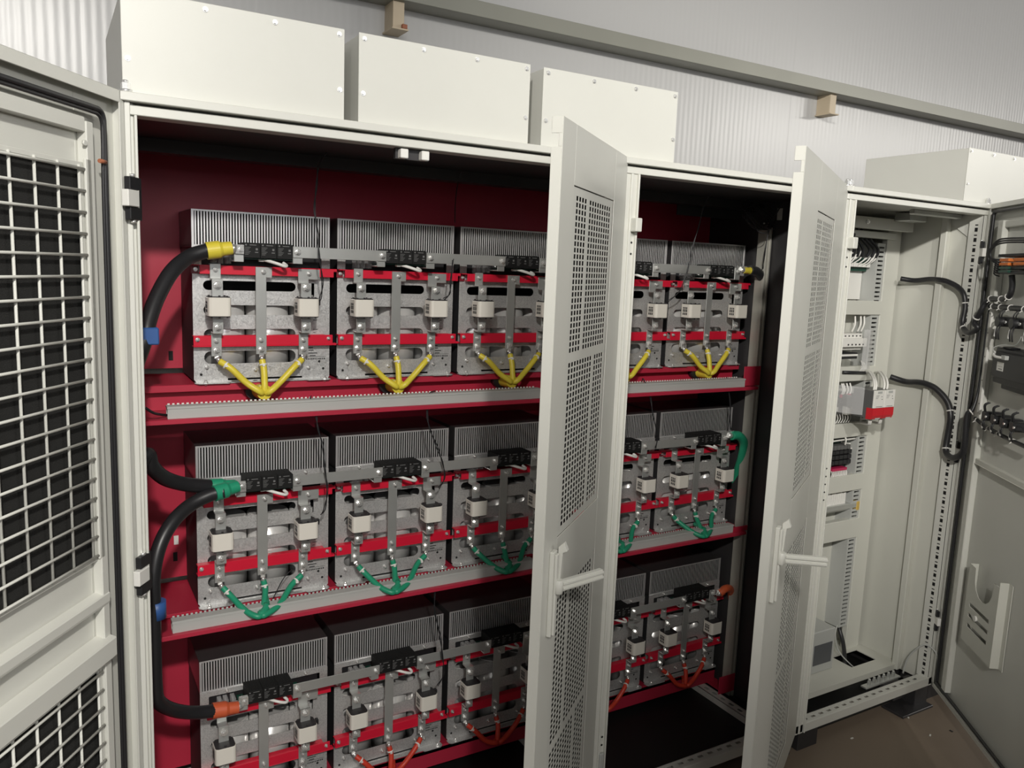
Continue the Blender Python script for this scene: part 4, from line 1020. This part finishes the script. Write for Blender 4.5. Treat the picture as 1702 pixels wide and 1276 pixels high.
for k_ in range(6): b.cut().tube([DW(0.285, -.05, 2.05-.008*k_), DW(0.26, -.06, 2.050-.008*k_), DW(0.25, -.05, 2.045-.009*k_), DW(0.265, -.04, 2.04-.009*k_)], .0028, 8, 4)
b.build('looped_wire', 'black', t)
# wrapped bundles
def bundle(pts, r, label, ties=(), name='wire_bundle'):
    t = thing(name, label, 'cable', pts[0], 'black wrapped wire bundles')
    MB().tube(pts, r, 12, 8).build('wrap', 'rubber', t)
    if ties:
        S = spline(pts, 8); n = len(S)
        b = MB()
        for q in ties:
            i = min(n-2, max(1, int(q*n))); p = S[i]; d = (S[i+1]-S[i-1]).normalized(); rr = r(i/n) if callable(r) else r; b.cut().cyl(p-d*.0025, p+d*.0025, rr*1.22, 12)
            e = d.orthogonal().normalized(); b.cyl(p+e*rr, p+e*(rr+.012), .002, 6)
        b.build('cable_tie', 'white', t)
    return t
bundle([atx(1497, 463, 3.30), atx(1520, 466, 3.325), atx(1545, 464, 3.325), atx(1562, 465, 3.308), atx(1575, 468, 3.312), atx(1592, 477, 3.318), atx(1602, 490, 3.312), atx(1604, 512, 3.312), atx(1600, 535, 3.305), atx(1603, 548, 3.29), atx(1612, 553, 3.26), atx(1625, 545, 3.24), DW(.115, -.05, 1.80), DW(.14, -.04, 1.85), DW(.150, -.03, 1.885), DW(.175, -.022, 1.902), DW(.23, -.022, 1.902), DW(.30, -.022, 1.908), DW(.335, -.022, 1.925), DW(.342, -.022, 1.96), DW(.345, -.03, 2.00)], .0115, 'upper black wire bundle crossing from the mounting frame to the right door', (.33, .43, .62, .75, .82, .87))
bundle([atx(1480, 626, 3.30), atx(1505, 634, 3.325), atx(1525, 635, 3.31), atx(1540, 638, 3.305), atx(1557, 647, 3.312), atx(1575, 668, 3.318), atx(1580, 692, 3.312), atx(1576, 720, 3.312), atx(1572, 745, 3.305), atx(1576, 757, 3.29), atx(1588, 760, 3.26), atx(1602, 746, 3.24), DW(.14, -.045, 1.40), DW(.150, -.030, 1.43), DW(.143, -.014, 1.5), DW(.142, -.010, 1.6), DW(.143, -.010, 1.75), DW(.147, -.010, 1.86)], lambda q: .0135 if q < .66 else max(.0055, .0135-.05*(q-.66)), 'lower black wire bundle looping from the mounting frame to the right door', (.33, .47, .75))
bundle([DW(.165, -.016, 1.872), DW(.26, -.016, 1.872), DW(.40, -.016, 1.872), DW(.6, -.016, 1.872)], .011, 'straight black wire bundle along the door above the indicator lamps', (.15, .35, .55, .75))
bundle([DW(.155, -.016, 1.395), DW(.22, -.016, 1.384), DW(.33, -.016, 1.374), DW(.45, -.016, 1.368), DW(.62, -.016, 1.366)], .008, 'straight black wire bundle along the door below the selector switches', (.12, .4, .6, .8))
# indicator lamps with leads
for i in range(3):
    s = .315+.115*i
    t = dthing('indicator_lamp', 'back of an indicator lamp with white-tipped leads, '+['nearest the hinge side', 'middle of three', 'at the picture edge'][i], 'lamp', s, 1.80, 'indicator lamps on the right door')
    b = MB(); b.cyl(DW(s, .02, 1.815), DW(s, -.05, 1.815), .020, 16); dbox(b, s-.014, s+.05, -.03, .024, 1.80, 1.83); b.build('body', 'black', t)
    MB().cyl(DW(s+.03, -.028, 1.815), DW(s+.03, -.034, 1.815), .007, 10).build('terminal_screw', 'steel', t)
    b = MB()
    for q in (-.008, .012): b.cut().tube([DW(s+q, -.04, 1.806), DW(s+q+.01, -.05, 1.775), DW(s+q+.008, -.045, 1.745)], .003, 6, 4); b.cut().tube([DW(s+q, -.04, 1.825), DW(s+q+.006, -.04, 1.85), DW(s+q+.003, -.02, 1.87)], .0025, 6, 4)
    b.build('lead', 'black', t)
    b = MB()
    b.cyl(DW(s-.006, -.045, 1.79), DW(s-.004, -.05, 1.755), .005, 8)
    b.build('lead_tip', 'white', t)
# display unit
t = dthing('display_unit', 'black back of a display unit with a small pale sticker on the right door', 'display', .40, 1.55)
b = MB(); dbox(b, 0.33, 0.655, -.045, .024, 1.575, 1.715); dbox(b, 0.34, 0.655, -.060, -.045, 1.60, 1.70); dbox(b, 0.317, 0.655, -.006, .024, 1.548, 1.58); dbox(b, 0.385, 0.455, -.05, -.01, 1.715, 1.722); b.build('case', 'black', t, bevel=.004)
b = MB(); dbox(b, 0.385, 0.438, -.0608, -.060, 1.628, 1.662); b.build('sticker', 'white', t)
b = MB(); dbox(b, 0.4, 0.43, -.0612, -.0608, 1.634, 1.637); dbox(b, 0.392, 0.431, -.0612, -.0608, 1.645, 1.646); b.build('sticker_print', 'print', t)
b = MB(); dbox(b, 0.44, 0.475, -.075, -.06, 1.675, 1.692); b.build('plug', 'trunk', t, bevel=.002)
MB().tube([DW(0.445, -.07, 1.682), DW(0.41, -.078, 1.682), DW(0.38, -.075, 1.688), DW(0.365, -.066, 1.698)], .0055, 8, 5).build('white_cord', 'white', t)
MB().tube([DW(0.38, -.07, 1.69), DW(0.385, -.08, 1.715), DW(0.415, -.06, 1.73), DW(0.485, -.05, 1.735), DW(0.525, -.05, 1.77)], .002, 6, 5).build('grey_cord', 'trunk', t)
# selector switches
for i in range(4):
    s = .300+.078*i
    t = dthing('selector_switch', 'back of a black selector switch below the display, '+['nearest the hinge', 'second from the hinge', 'third from the hinge', 'at the picture edge'][i], 'switch', s, 1.41, 'selector switches on the right door')
    b = MB(); dbox(b, s-.018, s+.018, -.05, .024, 1.412, 1.448); dbox(b, s+.010, s+.03, -.045, -.02, 1.418, 1.436); b.build('body', 'black', t, bevel=.003)
    MB().cyl(DW(s+.022, -.046, 1.430), DW(s+.022, -.052, 1.430), .005, 10).build('terminal_screw', 'steel', t)
    b = MB()
    for q in (-.004, .008): b.cut().tube([DW(s+q, -.045, 1.447), DW(s+q+.002, -.05, 1.475), DW(s+q+.007, -.035, 1.487)], .0028, 6, 4); b.cut().tube([DW(s+q, -.045, 1.414), DW(s+q+.002, -.05, 1.395), DW(s+q-.002, -.04, 1.372)], .0028, 6, 4)
    b.build('lead', 'black', t)
    MB().cyl(DW(s-.006, -.048, 1.398), DW(s-.004, -.045, 1.378), .0045, 8).build('lead_tip', 'white', t)

# neighbouring cabinet behind the right door, carrying the last top box
nc = thing('neighbour_cabinet', 'closed light grey cabinet behind the open right door', 'cabinet', (3.37, 0, 0))
MB().box(3.37, 4.17, 0, .80, .10, H).build('body', 'paint2', nc, bevel=.002)
MB().box(3.375, 4.165, -.02, 0, .12, 2.28).build('closed_door', 'paint', nc, bevel=.002)
MB().box(3.39, 4.15, .03, .77, 0, .10).build('plinth', 'darkmet', nc)

# bits of swarf and clippings on the floor
rnd = random.Random(9)
for i, (px, py) in enumerate(((1492, 1189), (1509, 1192), (1546, 1222), (1528, 1149), (1416, 1227), (1581, 1215))):
    d = _f+R_*((px-851)/FPX)+U_*((638-py)/FPX); p = CAM+d*(-CAM.z/d.z)
    a = rnd.uniform(0, 3); b = MB().box(-.007, .007, -.003, .003, 0, .003, Matrix.Translation(p) @ Matrix.Rotation(a, 4, 'Z'))
    tag(b.build('floor_scrap', 'white' if i != 5 else 'ink'), ['white scrap on the floor, left of the pair by the cabinet foot', 'white scrap on the floor, right of the pair by the cabinet foot', 'white scrap alone on the open floor near the right door',
         'white scrap under the corner of the right door hinge', 'white scrap in the shadow under the control cabinet', 'dark scrap on the open floor by the right door'][i], 'scrap', 'small scraps on the floor')

for o in bpy.data.objects:
    if '_o' in o: del o['_o']
